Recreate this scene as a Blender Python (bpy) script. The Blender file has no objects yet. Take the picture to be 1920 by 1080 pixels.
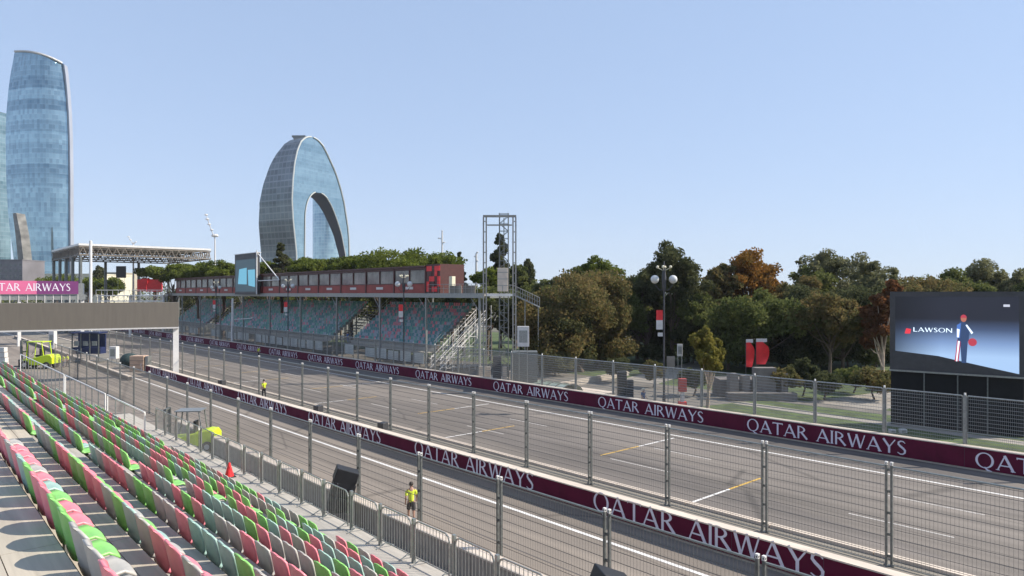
import bpy, math, random
import numpy as np
from mathutils import Vector, Matrix
sc = bpy.context.scene
R = math.radians
# ---------------------------------------------------------------- camera
A = R(41.87); SA, CA = math.sin(A), math.cos(A); CH = 9.5; FP = 1300.0
cd = bpy.data.cameras.new('camera'); cam = bpy.data.objects.new('camera', cd)
sc.collection.objects.link(cam); sc.camera = cam
cam.location = (0, 0, CH); cam.rotation_euler = (R(90), 0, -A)
cd.sensor_width = 36; cd.lens = FP / 1920 * 36; cd.shift_y = 10 / 1920
cd.clip_start = 0.1; cd.clip_end = 9000
# ---------------------------------------------------------------- sky, sun, exposure
SUN_EL = R(38); SUN_DIR = Vector((0.80, -0.60, 0)).normalized()     # towards the sun, on the ground
w = bpy.data.worlds.new('World'); sc.world = w; w.use_nodes = True
nt = w.node_tree; bg = nt.nodes['Background']
sky = nt.nodes.new('ShaderNodeTexSky'); sky.sky_type = 'NISHITA'; sky.sun_disc = False
sky.sun_elevation = SUN_EL; sky.sun_rotation = math.atan2(SUN_DIR.x, SUN_DIR.y)
sky.altitude = 0; sky.air_density = 1.0; sky.dust_density = 0.0; sky.ozone_density = 1.0
# milky autumn air: the clear-sky gradient is softened and cooled evenly over the whole dome
gm = nt.nodes.new('ShaderNodeGamma'); gm.inputs[1].default_value = 0.30
tn = nt.nodes.new('ShaderNodeMixRGB'); tn.blend_type = 'MULTIPLY'; tn.inputs[0].default_value = 1; tn.inputs[2].default_value = (1.33, 1.58, 2.05, 1)
nt.links.new(sky.outputs[0], gm.inputs[0]); nt.links.new(gm.outputs[0], tn.inputs[1]); nt.links.new(tn.outputs[0], bg.inputs[0]); bg.inputs[1].default_value = 0.15
sl = bpy.data.lights.new('sun', 'SUN'); sl.energy = 4.0; sl.angle = R(0.5); sl.color = (1, 0.92, 0.80)
so = bpy.data.objects.new('sun', sl); sc.collection.objects.link(so)
sd = Vector((SUN_DIR.x * math.cos(SUN_EL), SUN_DIR.y * math.cos(SUN_EL), math.sin(SUN_EL)))
so.rotation_euler = sd.to_track_quat('Z', 'Y').to_euler()
sc.view_settings.view_transform = 'Standard'; sc.view_settings.look = 'None'
sc.view_settings.exposure = 0.85; sc.view_settings.gamma = 1
sc.cycles.max_bounces = 6; sc.cycles.transparent_max_bounces = 12

C = sc.collection
rnd = random.Random(7); nr = np.random.RandomState(5)

# ---------------------------------------------------------------- helpers
def at(px, d, z=0.0):
    "world point at image column px (1920 wide) and depth d"
    l = (px - 960) / FP * d
    return (d * SA + l * CA, d * CA - l * SA, z)
def yat(px, x):
    t = (px - 960) / FP
    return x * (CA - t * SA) / (SA + t * CA)
def zat(py, d): return CH - (py - 550) * d / FP

class MB:
    def __init__(s): s.v = []; s.f = []; s.m = []
    def quad(s, pts, m=0):
        n = len(s.v); s.v += [tuple(p) for p in pts]; s.f.append(tuple(range(n, n + len(pts)))); s.m.append(m)
    def box(s, x0, y0, z0, x1, y1, z1, m=0):
        if x0 > x1: x0, x1 = x1, x0
        if y0 > y1: y0, y1 = y1, y0
        if z0 > z1: z0, z1 = z1, z0
        n = len(s.v)
        s.v += [(x0,y0,z0),(x1,y0,z0),(x1,y1,z0),(x0,y1,z0),(x0,y0,z1),(x1,y0,z1),(x1,y1,z1),(x0,y1,z1)]
        for f in ((0,3,2,1),(4,5,6,7),(0,1,5,4),(1,2,6,5),(2,3,7,6),(3,0,4,7)):
            s.f.append(tuple(n + i for i in f)); s.m.append(m)
        return s
    def tube(s, p, q, r0, r1=None, n=6, m=0, cap=True):
        r1 = r0 if r1 is None else r1
        p = Vector(p); q = Vector(q); d = q - p
        if d.length < 1e-6: return s
        d.normalize(); u = d.orthogonal().normalized(); w_ = d.cross(u); b = len(s.v)
        for c, r in ((p, r0), (q, r1)):
            for i in range(n):
                a = 2 * math.pi * i / n + math.pi / n
                s.v.append(tuple(c + (u * math.cos(a) + w_ * math.sin(a)) * r))
        for i in range(n):
            j = (i + 1) % n; s.f.append((b + i, b + j, b + n + j, b + n + i)); s.m.append(m)
        if cap:
            s.f.append(tuple(b + i for i in reversed(range(n)))); s.m.append(m)
            s.f.append(tuple(b + n + i for i in range(n))); s.m.append(m)
        return s
    def path(s, pts, r, n=6, m=0):
        for a, b in zip(pts, pts[1:]): s.tube(a, b, r, r, n, m)
        return s
    def sphere(s, c, r, n=12, k=8, m=0, sz=1.0):
        b = len(s.v); c = Vector(c)
        for i in range(k + 1):
            t = math.pi * i / k
            for j in range(n):
                a = 2 * math.pi * j / n
                s.v.append((c.x + r * math.sin(t) * math.cos(a), c.y + r * math.sin(t) * math.sin(a), c.z + sz * r * math.cos(t)))
        for i in range(k):
            for j in range(n):
                j2 = (j + 1) % n
                s.f.append((b + i*n + j, b + (i+1)*n + j, b + (i+1)*n + j2, b + i*n + j2)); s.m.append(m)
        return s
    def lathe(s, c, prof, n=16, m=0):
        b = len(s.v); k = len(prof)
        for r, z in prof:
            for j in range(n):
                a = 2 * math.pi * j / n; s.v.append((c[0] + r*math.cos(a), c[1] + r*math.sin(a), c[2] + z))
        for i in range(k - 1):
            for j in range(n):
                j2 = (j + 1) % n
                s.f.append((b + i*n + j, b + i*n + j2, b + (i+1)*n + j2, b + (i+1)*n + j)); s.m.append(m)
        return s
    def xf(s, M):
        s.v = [tuple(M @ Vector(v)) for v in s.v]; return s
    def mesh(s, name, mats, smooth=False):
        me = bpy.data.meshes.new(name); me.from_pydata(s.v, [], s.f)
        for m in (mats if isinstance(mats, (list, tuple)) else [mats]): me.materials.append(m)
        me.polygons.foreach_set('material_index', s.m)
        if smooth: me.polygons.foreach_set('use_smooth', [True] * len(s.f))
        me.update(); return me
    def build(s, name, mats, parent=None, smooth=False):
        return link(name, s.mesh(name, mats, smooth), parent)
def link(name, me, parent=None):
    o = bpy.data.objects.new(name, me); C.objects.link(o)
    if parent: o.parent = parent
    return o
def bevel(o, wd=0.02, seg=2):
    b = o.modifiers.new('bevel', 'BEVEL'); b.width = wd; b.segments = seg; b.limit_method = 'ANGLE'; return o
def tag(o, label, cat, group=None, kind=None):
    o['label'] = label; o['category'] = cat
    if group: o['group'] = group
    if kind: o['kind'] = kind
    return o
def empty(name, loc, label, cat, group=None, rz=0.0):
    o = bpy.data.objects.new(name, None); C.objects.link(o); o.location = loc; o.rotation_euler.z = rz
    o.empty_display_size = 0.2
    return tag(o, label, cat, group)
def struct(name, mb, m):
    o = mb.build(name, m); o['kind'] = 'structure'; return o
def tree_copy(root, loc=None, rz=None, label=None, group=None):
    r = root.copy(); C.objects.link(r)
    if loc is not None: r.location = loc
    if rz is not None: r.rotation_euler.z = rz
    if label: r['label'] = label
    if group: r['group'] = group
    for ch in list(root.children):
        c = ch.copy(); C.objects.link(c); c.parent = r
        for g in list(ch.children):
            d = g.copy(); C.objects.link(d); d.parent = c
    return r

# ---------------------------------------------------------------- materials
def mat(name, col, rough=0.6, metal=0.0, var=0.12, scale=3.0, stretch=(1,1,1), bump=0.0, spec=None, emit=None, detail=6):
    m = bpy.data.materials.new(name); m.use_nodes = True; N = m.node_tree; L = N.links
    p = N.nodes['Principled BSDF']; p.inputs['Roughness'].default_value = rough; p.inputs['Metallic'].default_value = metal
    if spec is not None: p.inputs['Specular IOR Level'].default_value = spec
    c = (*col, 1)
    if var > 0:
        tc = N.nodes.new('ShaderNodeTexCoord'); mp = N.nodes.new('ShaderNodeMapping'); mp.inputs['Scale'].default_value = stretch
        nz = N.nodes.new('ShaderNodeTexNoise'); nz.inputs['Scale'].default_value = scale; nz.inputs['Detail'].default_value = detail
        L.new(tc.outputs['Object'], mp.inputs[0]); L.new(mp.outputs[0], nz.inputs['Vector'])
        cr = N.nodes.new('ShaderNodeValToRGB'); e = cr.color_ramp.elements
        e[0].position = 0.3; e[1].position = 0.72
        e[0].color = tuple(x * (1 - var) for x in col) + (1,); e[1].color = tuple(min(1, x * (1 + var)) for x in col) + (1,)
        L.new(nz.outputs['Fac'], cr.inputs[0]); L.new(cr.outputs[0], p.inputs['Base Color'])
        if bump:
            b = N.nodes.new('ShaderNodeBump'); b.inputs['Strength'].default_value = bump; b.inputs['Distance'].default_value = 0.02
            L.new(nz.outputs['Fac'], b.inputs['Height']); L.new(b.outputs[0], p.inputs['Normal'])
    else: p.inputs['Base Color'].default_value = c
    if emit:
        p.inputs['Emission Color'].default_value = (*emit[0], 1); p.inputs['Emission Strength'].default_value = emit[1]
    return m
def node(N, t, **k):
    n = N.nodes.new(t)
    for a, b in k.items(): setattr(n, a, b)
    return n
def asphalt(name, base, stain):
    m = bpy.data.materials.new(name); m.use_nodes = True; N = m.node_tree; L = N.links; p = N.nodes['Principled BSDF']
    p.inputs['Roughness'].default_value = 0.85
    tc = node(N, 'ShaderNodeTexCoord')
    def noise(sc_, st, det=6):
        mp = node(N, 'ShaderNodeMapping'); mp.inputs['Scale'].default_value = st
        n = node(N, 'ShaderNodeTexNoise'); n.inputs['Scale'].default_value = sc_; n.inputs['Detail'].default_value = det
        L.new(tc.outputs['Object'], mp.inputs[0]); L.new(mp.outputs[0], n.inputs['Vector']); return n
    a = noise(0.9, (1.6, 0.045, 1)); b = noise(26, (1, 1, 1), 4); c = noise(0.16, (1, 0.5, 1), 3)
    def ramp(n, e0, e1, p0=.3, p1=.7):
        r = node(N, 'ShaderNodeValToRGB'); r.color_ramp.elements[0].position = p0; r.color_ramp.elements[1].position = p1
        r.color_ramp.elements[0].color = (*e0, 1); r.color_ramp.elements[1].color = (*e1, 1); L.new(n.outputs['Fac'], r.inputs[0]); return r
    r1 = ramp(a, stain, base); g = lambda v: (v, v, v)
    def mul(x, y):
        q = node(N, 'ShaderNodeMixRGB', blend_type='MULTIPLY'); q.inputs[0].default_value = 1; L.new(x.outputs[0], q.inputs[1]); L.new(y.outputs[0], q.inputs[2]); return q
    o = mul(mul(r1, ramp(b, g(.82), g(1.15))), ramp(c, g(.80), g(1.12)))
    o = mul(o, ramp(noise(.55, (.9, .018, 1), 2), g(.74), g(1.06), .36, .56))
    mpv = node(N, 'ShaderNodeMapping'); mpv.inputs['Scale'].default_value = (.20, .045, 1); L.new(tc.outputs['Object'], mpv.inputs[0])
    vr_ = node(N, 'ShaderNodeTexVoronoi', feature='DISTANCE_TO_EDGE', distance='EUCLIDEAN'); vr_.inputs['Scale'].default_value = 1; vr_.inputs['Randomness'].default_value = .8; L.new(mpv.outputs[0], vr_.inputs['Vector'])
    rv = node(N, 'ShaderNodeValToRGB'); rv.color_ramp.elements[0].position = .003; rv.color_ramp.elements[1].position = .010
    rv.color_ramp.elements[0].color = (.66,.66,.66,1); rv.color_ramp.elements[1].color = (1,1,1,1); L.new(vr_.outputs['Distance'], rv.inputs[0]); o = mul(o, rv)
    vc = node(N, 'ShaderNodeTexVoronoi', distance='CHEBYCHEV'); vc.inputs['Scale'].default_value = .9; L.new(mpv.outputs[0], vc.inputs['Vector'])
    bw = node(N, 'ShaderNodeRGBToBW'); L.new(vc.outputs['Color'], bw.inputs[0]); r5 = node(N, 'ShaderNodeValToRGB'); r5.color_ramp.elements[0].color = (.88,.88,.90,1); r5.color_ramp.elements[1].color = (1.06,1.05,1.03,1); L.new(bw.outputs[0], r5.inputs[0]); o = mul(o, r5)
    L.new(o.outputs[0], p.inputs['Base Color'])
    bp = node(N, 'ShaderNodeBump'); bp.inputs['Strength'].default_value = .25; bp.inputs['Distance'].default_value = .01
    L.new(b.outputs['Fac'], bp.inputs['Height']); L.new(bp.outputs[0], p.inputs['Normal'])
    return m
def leafmat(name, cols, clump=0.35):
    m = bpy.data.materials.new(name); m.use_nodes = True; N = m.node_tree; L = N.links
    N.nodes.remove(N.nodes['Principled BSDF']); out = N.nodes['Material Output']
    g = node(N, 'ShaderNodeNewGeometry'); tc = node(N, 'ShaderNodeTexCoord'); nz = node(N, 'ShaderNodeTexNoise'); nz.inputs['Scale'].default_value = clump
    nz.inputs['Detail'].default_value = 3
    L.new(tc.outputs['Object'], nz.inputs['Vector'])
    mx = node(N, 'ShaderNodeMath', operation='MULTIPLY_ADD'); mx.inputs[1].default_value = 0.42
    L.new(g.outputs['Random Per Island'], mx.inputs[0])
    ms = node(N, 'ShaderNodeMath', operation='MULTIPLY_ADD'); ms.inputs[1].default_value = 1.7; ms.inputs[2].default_value = -0.55
    L.new(nz.outputs['Fac'], ms.inputs[0]); L.new(ms.outputs[0], mx.inputs[2])
    cr = node(N, 'ShaderNodeValToRGB'); els = cr.color_ramp.elements
    while len(els) < len(cols): els.new(0.5)
    for i, c in enumerate(cols): els[i].position = i / (len(cols) - 1); els[i].color = (*c, 1)
    L.new(mx.outputs[0], cr.inputs[0])
    cols_ = cols; d = node(N, 'ShaderNodeBsdfDiffuse'); t = node(N, 'ShaderNodeBsdfTranslucent'); x = node(N, 'ShaderNodeMixShader'); x.inputs[0].default_value = .42
    L.new(cr.outputs[0], d.inputs[0]); L.new(cr.outputs[0], t.inputs[0]); L.new(d.outputs[0], x.inputs[1]); L.new(t.outputs[0], x.inputs[2])
    L.new(x.outputs[0], out.inputs['Surface'])
    return m

M = {}
M['asphalt'] = asphalt('track_asphalt', (.215,.187,.162), (.16,.14,.122))
M['pit'] = asphalt('pit_asphalt', (.285,.241,.199), (.215,.184,.155))
M['strip'] = mat('strip_concrete', (.23,.205,.17), .9, var=.2, scale=1.2, stretch=(2,.2,1))
M['paving'] = mat('pale_paving', (.30,.27,.23), .85, var=.15, scale=.5)
M['grass'] = mat('lawn', (.07,.10,.03), .95, var=.45, scale=.6)
M['soil'] = mat('park_ground', (.12,.115,.085), .95, var=.4, scale=.08)
M['concrete'] = mat('concrete', (.42,.37,.31), .85, var=.15, scale=2.5, bump=.2)
M['concrete_top'] = mat('pale_concrete', (.62,.53,.44), .8, var=.12, scale=2, stretch=(1,.4,1))
M['white_line'] = mat('line_paint', (.72,.70,.67), .7, var=.14, scale=4, stretch=(1,.4,1))
M['faded_line'] = mat('faded_line_paint', (.46,.43,.40), .8, var=.3, scale=5)
M['yellow_line'] = mat('yellow_line_paint', (.58,.36,.07), .7, var=.2, scale=5)
M['maroon'] = mat('maroon_banner', (.105,.008,.030), .75, var=.16, scale=1.3, bump=.35, spec=.2)
M['letter'] = mat('banner_lettering', (.74,.70,.78), .5, var=.04)
M['steel'] = mat('galvanised_steel', (.30,.31,.30), .45, .6, var=.2, scale=8)
M['steel_dark'] = mat('weathered_steel', (.17,.18,.175), .5, .5, var=.25, scale=8)
M['wire'] = mat('fence_wire', (.16,.15,.14), .55, .35, var=0)
M['farwire'] = mat('galvanised_wire', (.27,.27,.26), .5, .4, var=0)
M['rail'] = mat('rail_steel', (.26,.28,.27), .45, .5, var=.15, scale=6)
M['white_steel'] = mat('white_painted_steel', (.74,.72,.69), .45, var=.08, scale=2)
M['black'] = mat('black_paint', (.018,.018,.02), .5, var=.2)
M['black_cloth'] = mat('black_drape', (.01,.01,.011), .95, var=.25, scale=1.5, stretch=(1,6,1))
M['dark'] = mat('dark_frame', (.05,.05,.055), .5, var=.15)
M['deckwood'] = mat('weathered_deck', (.46,.405,.325), .8, var=.2, scale=2.2, stretch=(5,.25,1), bump=.25)
M['deckgrey'] = mat('grey_deck', (.42,.385,.335), .75, var=.16, scale=3, stretch=(4,.3,1))
M['seatpink'] = mat('pink_plastic', (.78,.23,.27), .38, var=.1, scale=9)
M['seatgreen'] = mat('green_plastic', (.24,.54,.14), .38, var=.12, scale=9)
M['seatteal'] = mat('teal_plastic', (.33,.48,.42), .38, var=.1, scale=9)
M['seatgrey'] = mat('grey_plastic', (.42,.40,.365), .4, var=.1, scale=9)
M['far_teal'] = mat('deep_teal_plastic', (.09,.27,.28), .5, var=.15)
M['far_green'] = mat('sea_green_plastic', (.15,.40,.32), .5, var=.15)
M['far_grey'] = mat('slate_plastic', (.36,.41,.47), .5, var=.15)
M['far_pink'] = mat('dusty_red_plastic', (.66,.22,.27), .5, var=.15)
M['boxred'] = mat('red_hoarding', (.27,.042,.033), .55, var=.2, scale=.8)
M['boxdark'] = mat('dark_red_frame', (.075,.022,.019), .5, var=.2)
M['glass'] = mat('window_glass', (.10,.11,.11), .12, .0, var=.3, scale=.6, spec=.8)
M['suiteglass'] = mat('suite_window_glass', (.19,.18,.155), .2, .0, var=.6, scale=.45, spec=.6)  # pale mottling in the glass colour imitates lit rooms behind
M['interior'] = mat('pale_interior', (.22,.20,.17), .8, var=.3, scale=.8)
M['sign'] = mat('pale_sign', (.6,.58,.56), .6, var=.1)
M['bright_red'] = mat('bright_red', (.75,.025,.03), .45, var=.12, scale=2)
M['lime'] = mat('lime_paint', (.60,.78,.02), .35, var=.06)
M['hivis'] = mat('hi_vis_fabric', (.68,.80,.05), .8, var=.1, scale=12)
M['rubber'] = mat('rubber', (.03,.03,.03), .8, var=.2)
M['navy'] = mat('navy_panel', (.02,.03,.09), .4, var=.3, scale=1)
M['grille'] = mat('speaker_grille', (.10,.10,.10), .6, .3, var=.3, scale=6)
M['skin'] = mat('skin', (.42,.24,.17), .55, var=.05)
M['hair'] = mat('dark_hair', (.03,.02,.015), .7, var=.2)
M['blackcloth'] = mat('black_fabric', (.025,.025,.03), .9, var=.2)
M['blue'] = mat('blue_fabric', (.07,.14,.32), .8, var=.15)
M['cream'] = mat('cream_fabric', (.70,.66,.50), .8, var=.1)
M['bark'] = mat('bark', (.13,.095,.07), .9, var=.35, scale=5, stretch=(1,1,.3), bump=.5)
M['palebark'] = mat('pale_bark', (.40,.32,.25), .9, var=.3, scale=5, stretch=(1,1,.3), bump=.4)
M['gantry'] = mat('taupe_gantry_cladding', (.155,.135,.11), .6, var=.07, scale=.8, stretch=(6,1,.6))
M['stone'] = mat('granite_steps', (.19,.17,.155), .85, var=.15, scale=2)
M['pink'] = mat('pink_banner', (.62,.13,.27), .5, var=.1, scale=.2)
M['purple'] = mat('purple_banner', (.16,.03,.14), .5, var=.1, scale=.4)
M['tower_steel'] = mat('pale_tower_steel', (.31,.295,.265), .6, .1, var=.12, scale=2)
M['globe'] = mat('opal_globe', (.62,.62,.60), .25, var=.05)

# ---------------------------------------------------------------- letter shapes
def stroke(pts, ws, k):
    out = []; n = len(pts)
    L_, R_ = [], []
    for i, (x, y) in enumerate(pts):
        a = pts[max(i-1, 0)]; b = pts[min(i+1, n-1)]; dx, dy = b[0]-a[0], b[1]-a[1]; l = math.hypot(dx, dy) or 1
        w_ = (ws[i] if isinstance(ws, (list, tuple)) else ws) / 2
        L_.append((x - dy/l*w_, y + dx/l*w_)); R_.append((x + dy/l*w_, y - dx/l*w_))
    for i in range(n-1): out.append(([L_[i], R_[i], R_[i+1], L_[i+1]], k))
    return out
def ring(cx, cy, rx, ry, ix, iy, a0, a1, k, n=20):
    o = []
    for i in range(n):
        a = a0 + (a1-a0)*i/n; b = a0 + (a1-a0)*(i+1)/n
        o.append(([(cx+ix*math.cos(a), cy+iy*math.sin(a)), (cx+rx*math.cos(a), cy+ry*math.sin(a)), (cx+rx*math.cos(b), cy+ry*math.sin(b)), (cx+ix*math.cos(b), cy+iy*math.sin(b))], k))
    return o
def glyph(c):
    P2 = 2*math.pi
    if c == 'Q': return 1.02, ring(.5,.5,.5,.52,.365,.455,0,P2,0,28) + stroke([(.5,.06),(.66,-.12),(.9,-.17)], [.09,.12,.05], 1)
    if c == 'O': return 1.0, ring(.5,.5,.5,.52,.365,.455,0,P2,0,28)
    if c == 'A': return .90, stroke([(.04,0),(.43,1)], .075, 0) + stroke([(.40,1.0),(.86,0)], .15, 1) + stroke([(.17,.32),(.66,.32)], .075, 2) + stroke([(-.05,.025),(.15,.025)], .05, 3) + stroke([(.72,.025),(.97,.025)], .05, 3)
    if c == 'T': return .80, stroke([(.4,0),(.4,.95)], .14, 0) + stroke([(0,.95),(.8,.95)], .09, 1) + stroke([(.02,.86),(.0,.99)], .05, 2) + stroke([(.78,.86),(.8,.99)], .05, 2)
    if c == 'R': return .78, stroke([(.09,0),(.09,1)], .14, 0) + ring(.14,.73,.47,.27,.33,.20,-math.pi/2,math.pi/2,1,14) + stroke([(.32,.5),(.76,0)], .15, 2)
    if c == 'I': return .16, stroke([(.08,0),(.08,1)], .14, 0) + stroke([(-.03,.02),(.19,.02)], .04, 1) + stroke([(-.03,.98),(.19,.98)], .04, 1)
    if c == 'W': return 1.2, stroke([(.04,1),(.34,0)], .15, 0) + stroke([(.34,0),(.62,1)], .075, 1) + stroke([(.60,1),(.88,0)], .15, 2) + stroke([(.88,0),(1.17,1)], .075, 3)
    if c == 'Y': return .80, stroke([(.04,1),(.42,.44)], .15, 0) + stroke([(.80,1),(.42,.44)], .075, 1) + stroke([(.42,.5),(.42,0)], .14, 2)
    if c == 'S': return .56, stroke([(.50,.84),(.38,.955),(.22,.965),(.09,.87),(.08,.73),(.2,.60),(.38,.46),(.49,.33),(.48,.16),(.36,.05),(.2,.035),(.02,.14)], [.05,.08,.09,.12,.14,.15,.15,.14,.12,.09,.08,.05], 0)
    if c == 'L': return .62, stroke([(.08,0),(.08,1)], .15, 0) + stroke([(.08,.05),(.6,.05)], .1, 1)
    if c == 'N': return .9, stroke([(.07,0),(.07,1)], .12, 0) + stroke([(.07,1),(.83,0)], .14, 1) + stroke([(.83,0),(.83,1)], .12, 2)
    return .45, []
def text_mesh(name, s, cap, length, m, gap=.13):
    gl = [glyph(c) for c in s]; tot = sum(g[0] for g in gl) + gap*(len(s)-1)
    sx = length / tot; mb = MB(); u = 0
    for wd, qs in gl:
        for pts, k in qs:
            # local frame: x along the text, y out of the wall, z up
            mb.quad([((u + a) * sx, -0.002*(k+1), b * cap) for a, b in pts])
        u += wd + gap
    return mb.mesh(name, m)
def place_text(me, name, parent, origin, direction):
    "direction '-y' : text on a face looking to -x;  '+x' : on a face looking to -y"
    o = link(name, me, parent); o.location = origin
    o.rotation_euler.z = R(-90) if direction == '-y' else 0
    return o

# ---------------------------------------------------------------- the ground
g = MB(); g.quad([(-1200,-1200,-.03),(2600,-1200,-.03),(2600,2600,-.03),(-1200,2600,-.03)]); struct('ground', g, M['soil'])
g = MB(); g.quad([(9,-10,0),(22.4,-10,0),(22.4,330,0),(9,330,0)]); struct('pit_lane', g, M['pit'])
g = MB(); g.quad([(22.4,-10,.004),(26.6,-10,.004),(26.6,330,.004),(22.4,330,.004)]); struct('median_strip', g, M['strip'])
g = MB(); g.quad([(26.6,-10,0),(43.4,-10,0),(43.4,330,0),(26.6,330,0)]); struct('race_track', g, M['asphalt'])
g = MB(); g.quad([(43.4,-30,.004),(60,-30,.004),(60,330,.004),(43.4,330,.004)]); struct('promenade', g, mat('promenade_paving', (.17,.152,.13), .9, var=.2, scale=.5))
g = MB()
y = -10
while y < 320: g.box(26.55, y, -.02, 26.85, y+3.96, .12); y += 4
struct('kerb', g, M['concrete_top'])
g = MB()
g.quad([(20.32,-10,.006),(20.5,-10,.006),(20.5,300,.006),(20.32,300,.006)])
g.quad([(38.95,-10,.006),(39.13,-10,.006),(39.13,300,.006),(38.95,300,.006)])
struct('edge_line_marking', g, M['white_line'])
g = MB()
for i in range(18):
    y1 = 12.6 + 13.3 * i
    for x in (30.8, 34.9): g.quad([(x-.06,y1-4,.006),(x+.06,y1-4,.006),(x+.06,y1,.006),(x-.06,y1,.006)])
for i in range(8): g.quad([(40.6,y1-4-i*20,.006),(40.7,y1-4-i*20,.006),(40.7,y1-i*20,.006),(40.6,y1-i*20,.006)])
struct('lane_dash_marking', g, M['faded_line'])
g = MB(); g2 = MB()
for i in range(6):
    y0 = 26.8 + 18.9*i; y1 = 18.0 + 18.9*i
    for (mb, xa, xb, yy) in ((g2,31.0,34.6,y0),(g,34.6,38.3,y0),(g,27.2,30.3,y1),(g2,30.3,33.3,y1)):
        mb.quad([(xa,yy-.07,.007),(xb,yy-.07,.007),(xb,yy+.07,.007),(xa,yy+.07,.007)])
struct('grid_line_marking', g, M['white_line']); struct('yellow_grid_marking', g2, M['yellow_line'])
# tar joints in the asphalt
g = MB()
for x in (17.3, 28.9, 36.8, 42.2): g.quad([(x-.03,-10,.005),(x+.03,-10,.005),(x+.03,200,.005),(x-.03,200,.005)])
struct('road_joint', g, mat('tar_joint', (.10,.09,.085), .8, var=.2))
# park behind
def patch(name, pts, m, z=.008):
    g = MB(); g.quad([(x, y, z) for x, y in pts]); return struct(name, g, m)
patch('lawn', [(60,-20),(110,-20),(110,130),(60,130)], M['grass'], -.01)
patch('park_path', [(60,22),(110,14),(110,19),(60,28)], M['paving'], -.004)
patch('park_path', [(60,44),(110,58),(110,62),(60,49)], M['paving'], -.004)
g = MB(); g.quad([(44.6,43,.02),(52,43,.02),(52,62,.02),(44.6,62,.02)]); struct('plaza', g, M['concrete_top'])
patch('lawn', [(45.6,-20),(57,-20),(58,31),(45.6,34)], M['grass'], .012)
patch('park_path', [(50.5,-20),(51.8,-20),(55.5,31.5),(54.0,31.8)], M['paving'], .018)

# ---------------------------------------------------------------- concrete walls with the maroon banners
TXT = text_mesh('lettering', 'QATAR AIRWAYS', .80, 9.9, M['letter'])
def ad_wall(name, label, X, y0, y1, th, h, starts, period, base=None):
    r = empty(name, (X, y0, 0), label, 'barrier wall')
    mb = MB(); y = 0
    while y < y1 - y0 - .01:
        e = min(y + 4.0, y1 - y0)
        mb.box(.03, y + .012, -.02, th, e - .012, h - .05); y = e
    mb.build('concrete_block', M['concrete'], r)
    mb = MB(); mb.box(-.03, 0, h - .05, th + .03, y1 - y0, h); mb.build('coping', M['concrete_top'], r)
    k = 0
    for ys in starts:
        lo = max(ys - period + (period - 9.9)*.5 + .2, y0); hi = min(ys + (period - 9.9)*.5 + .2, y1)
        mb = MB(); mb.box(0, -(ys - lo), .10, .028, hi - ys, h - .052)
        yy = 1.7
        while yy < (hi - lo) - .3: mb.box(-.0015, -(ys-lo)+yy, .11, -.0002, -(ys-lo)+yy+.012, h-.06, 1); yy += 3.3
        p = mb.build('advert_banner', [M['maroon'], M['dark']], r); p.location = (0, ys - y0, 0)
        if lo <= ys - 10 + .5: place_text(TXT, 'lettering', p, (-.004, 0, .22), '-y')
    return r
ad_wall('barrier_wall', 'long maroon banner wall on the far side of the race track, in front of the opposite grandstand',
        43.3, 0, 270.0, .45, 1.24, [24.4 + 13.3*i for i in range(-1, 18)], 13.3)
ad_wall('barrier_wall', 'maroon banner wall between the pit lane and the gravel strip, nearest to the camera',
        22.5, 0, 90.0, .4, 1.0, [6.2 + 13.65*i for i in range(0, 8)], 13.65)
# the plain wall beyond the gantry
r = empty('barrier_wall', (19.2, 84, 0), 'low black wall with a pale top running away beyond the gantry', 'barrier wall')
mb = MB()
for i in range(22):
    ya, yb = i*4.4, i*4.4 + 4.36; xa, xb = -1.2*(i/22)**1.5 + 1.6*i/22, 0
    mb.box(xa, ya, .42, xa + .4, yb, .50)
mb.build('coping', M['concrete_top'], r)
mb = MB()
for i in range(22):
    ya, yb = i*4.4, i*4.4 + 4.4; xa = -1.2*(i/22)**1.5 + 1.6*i/22
    mb.box(xa - .01, ya, -.02, xa + .38, yb, .419)
mb.build('wall_body', M['dark'], r)
r = empty('barrier_wall', (14.3, 2, 0), 'plain concrete wall at the foot of the near debris fence', 'barrier wall')
mb = MB(); y = 0
while y < 48: mb.box(0, y+.015, -.02, .5, y+3.985, .86); y += 4
mb.build('concrete_block', M['concrete'], r)
mb = MB(); mb.box(-.03, 0, .86, .53, 48, .93); mb.build('coping', M['concrete_top'], r)

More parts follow.
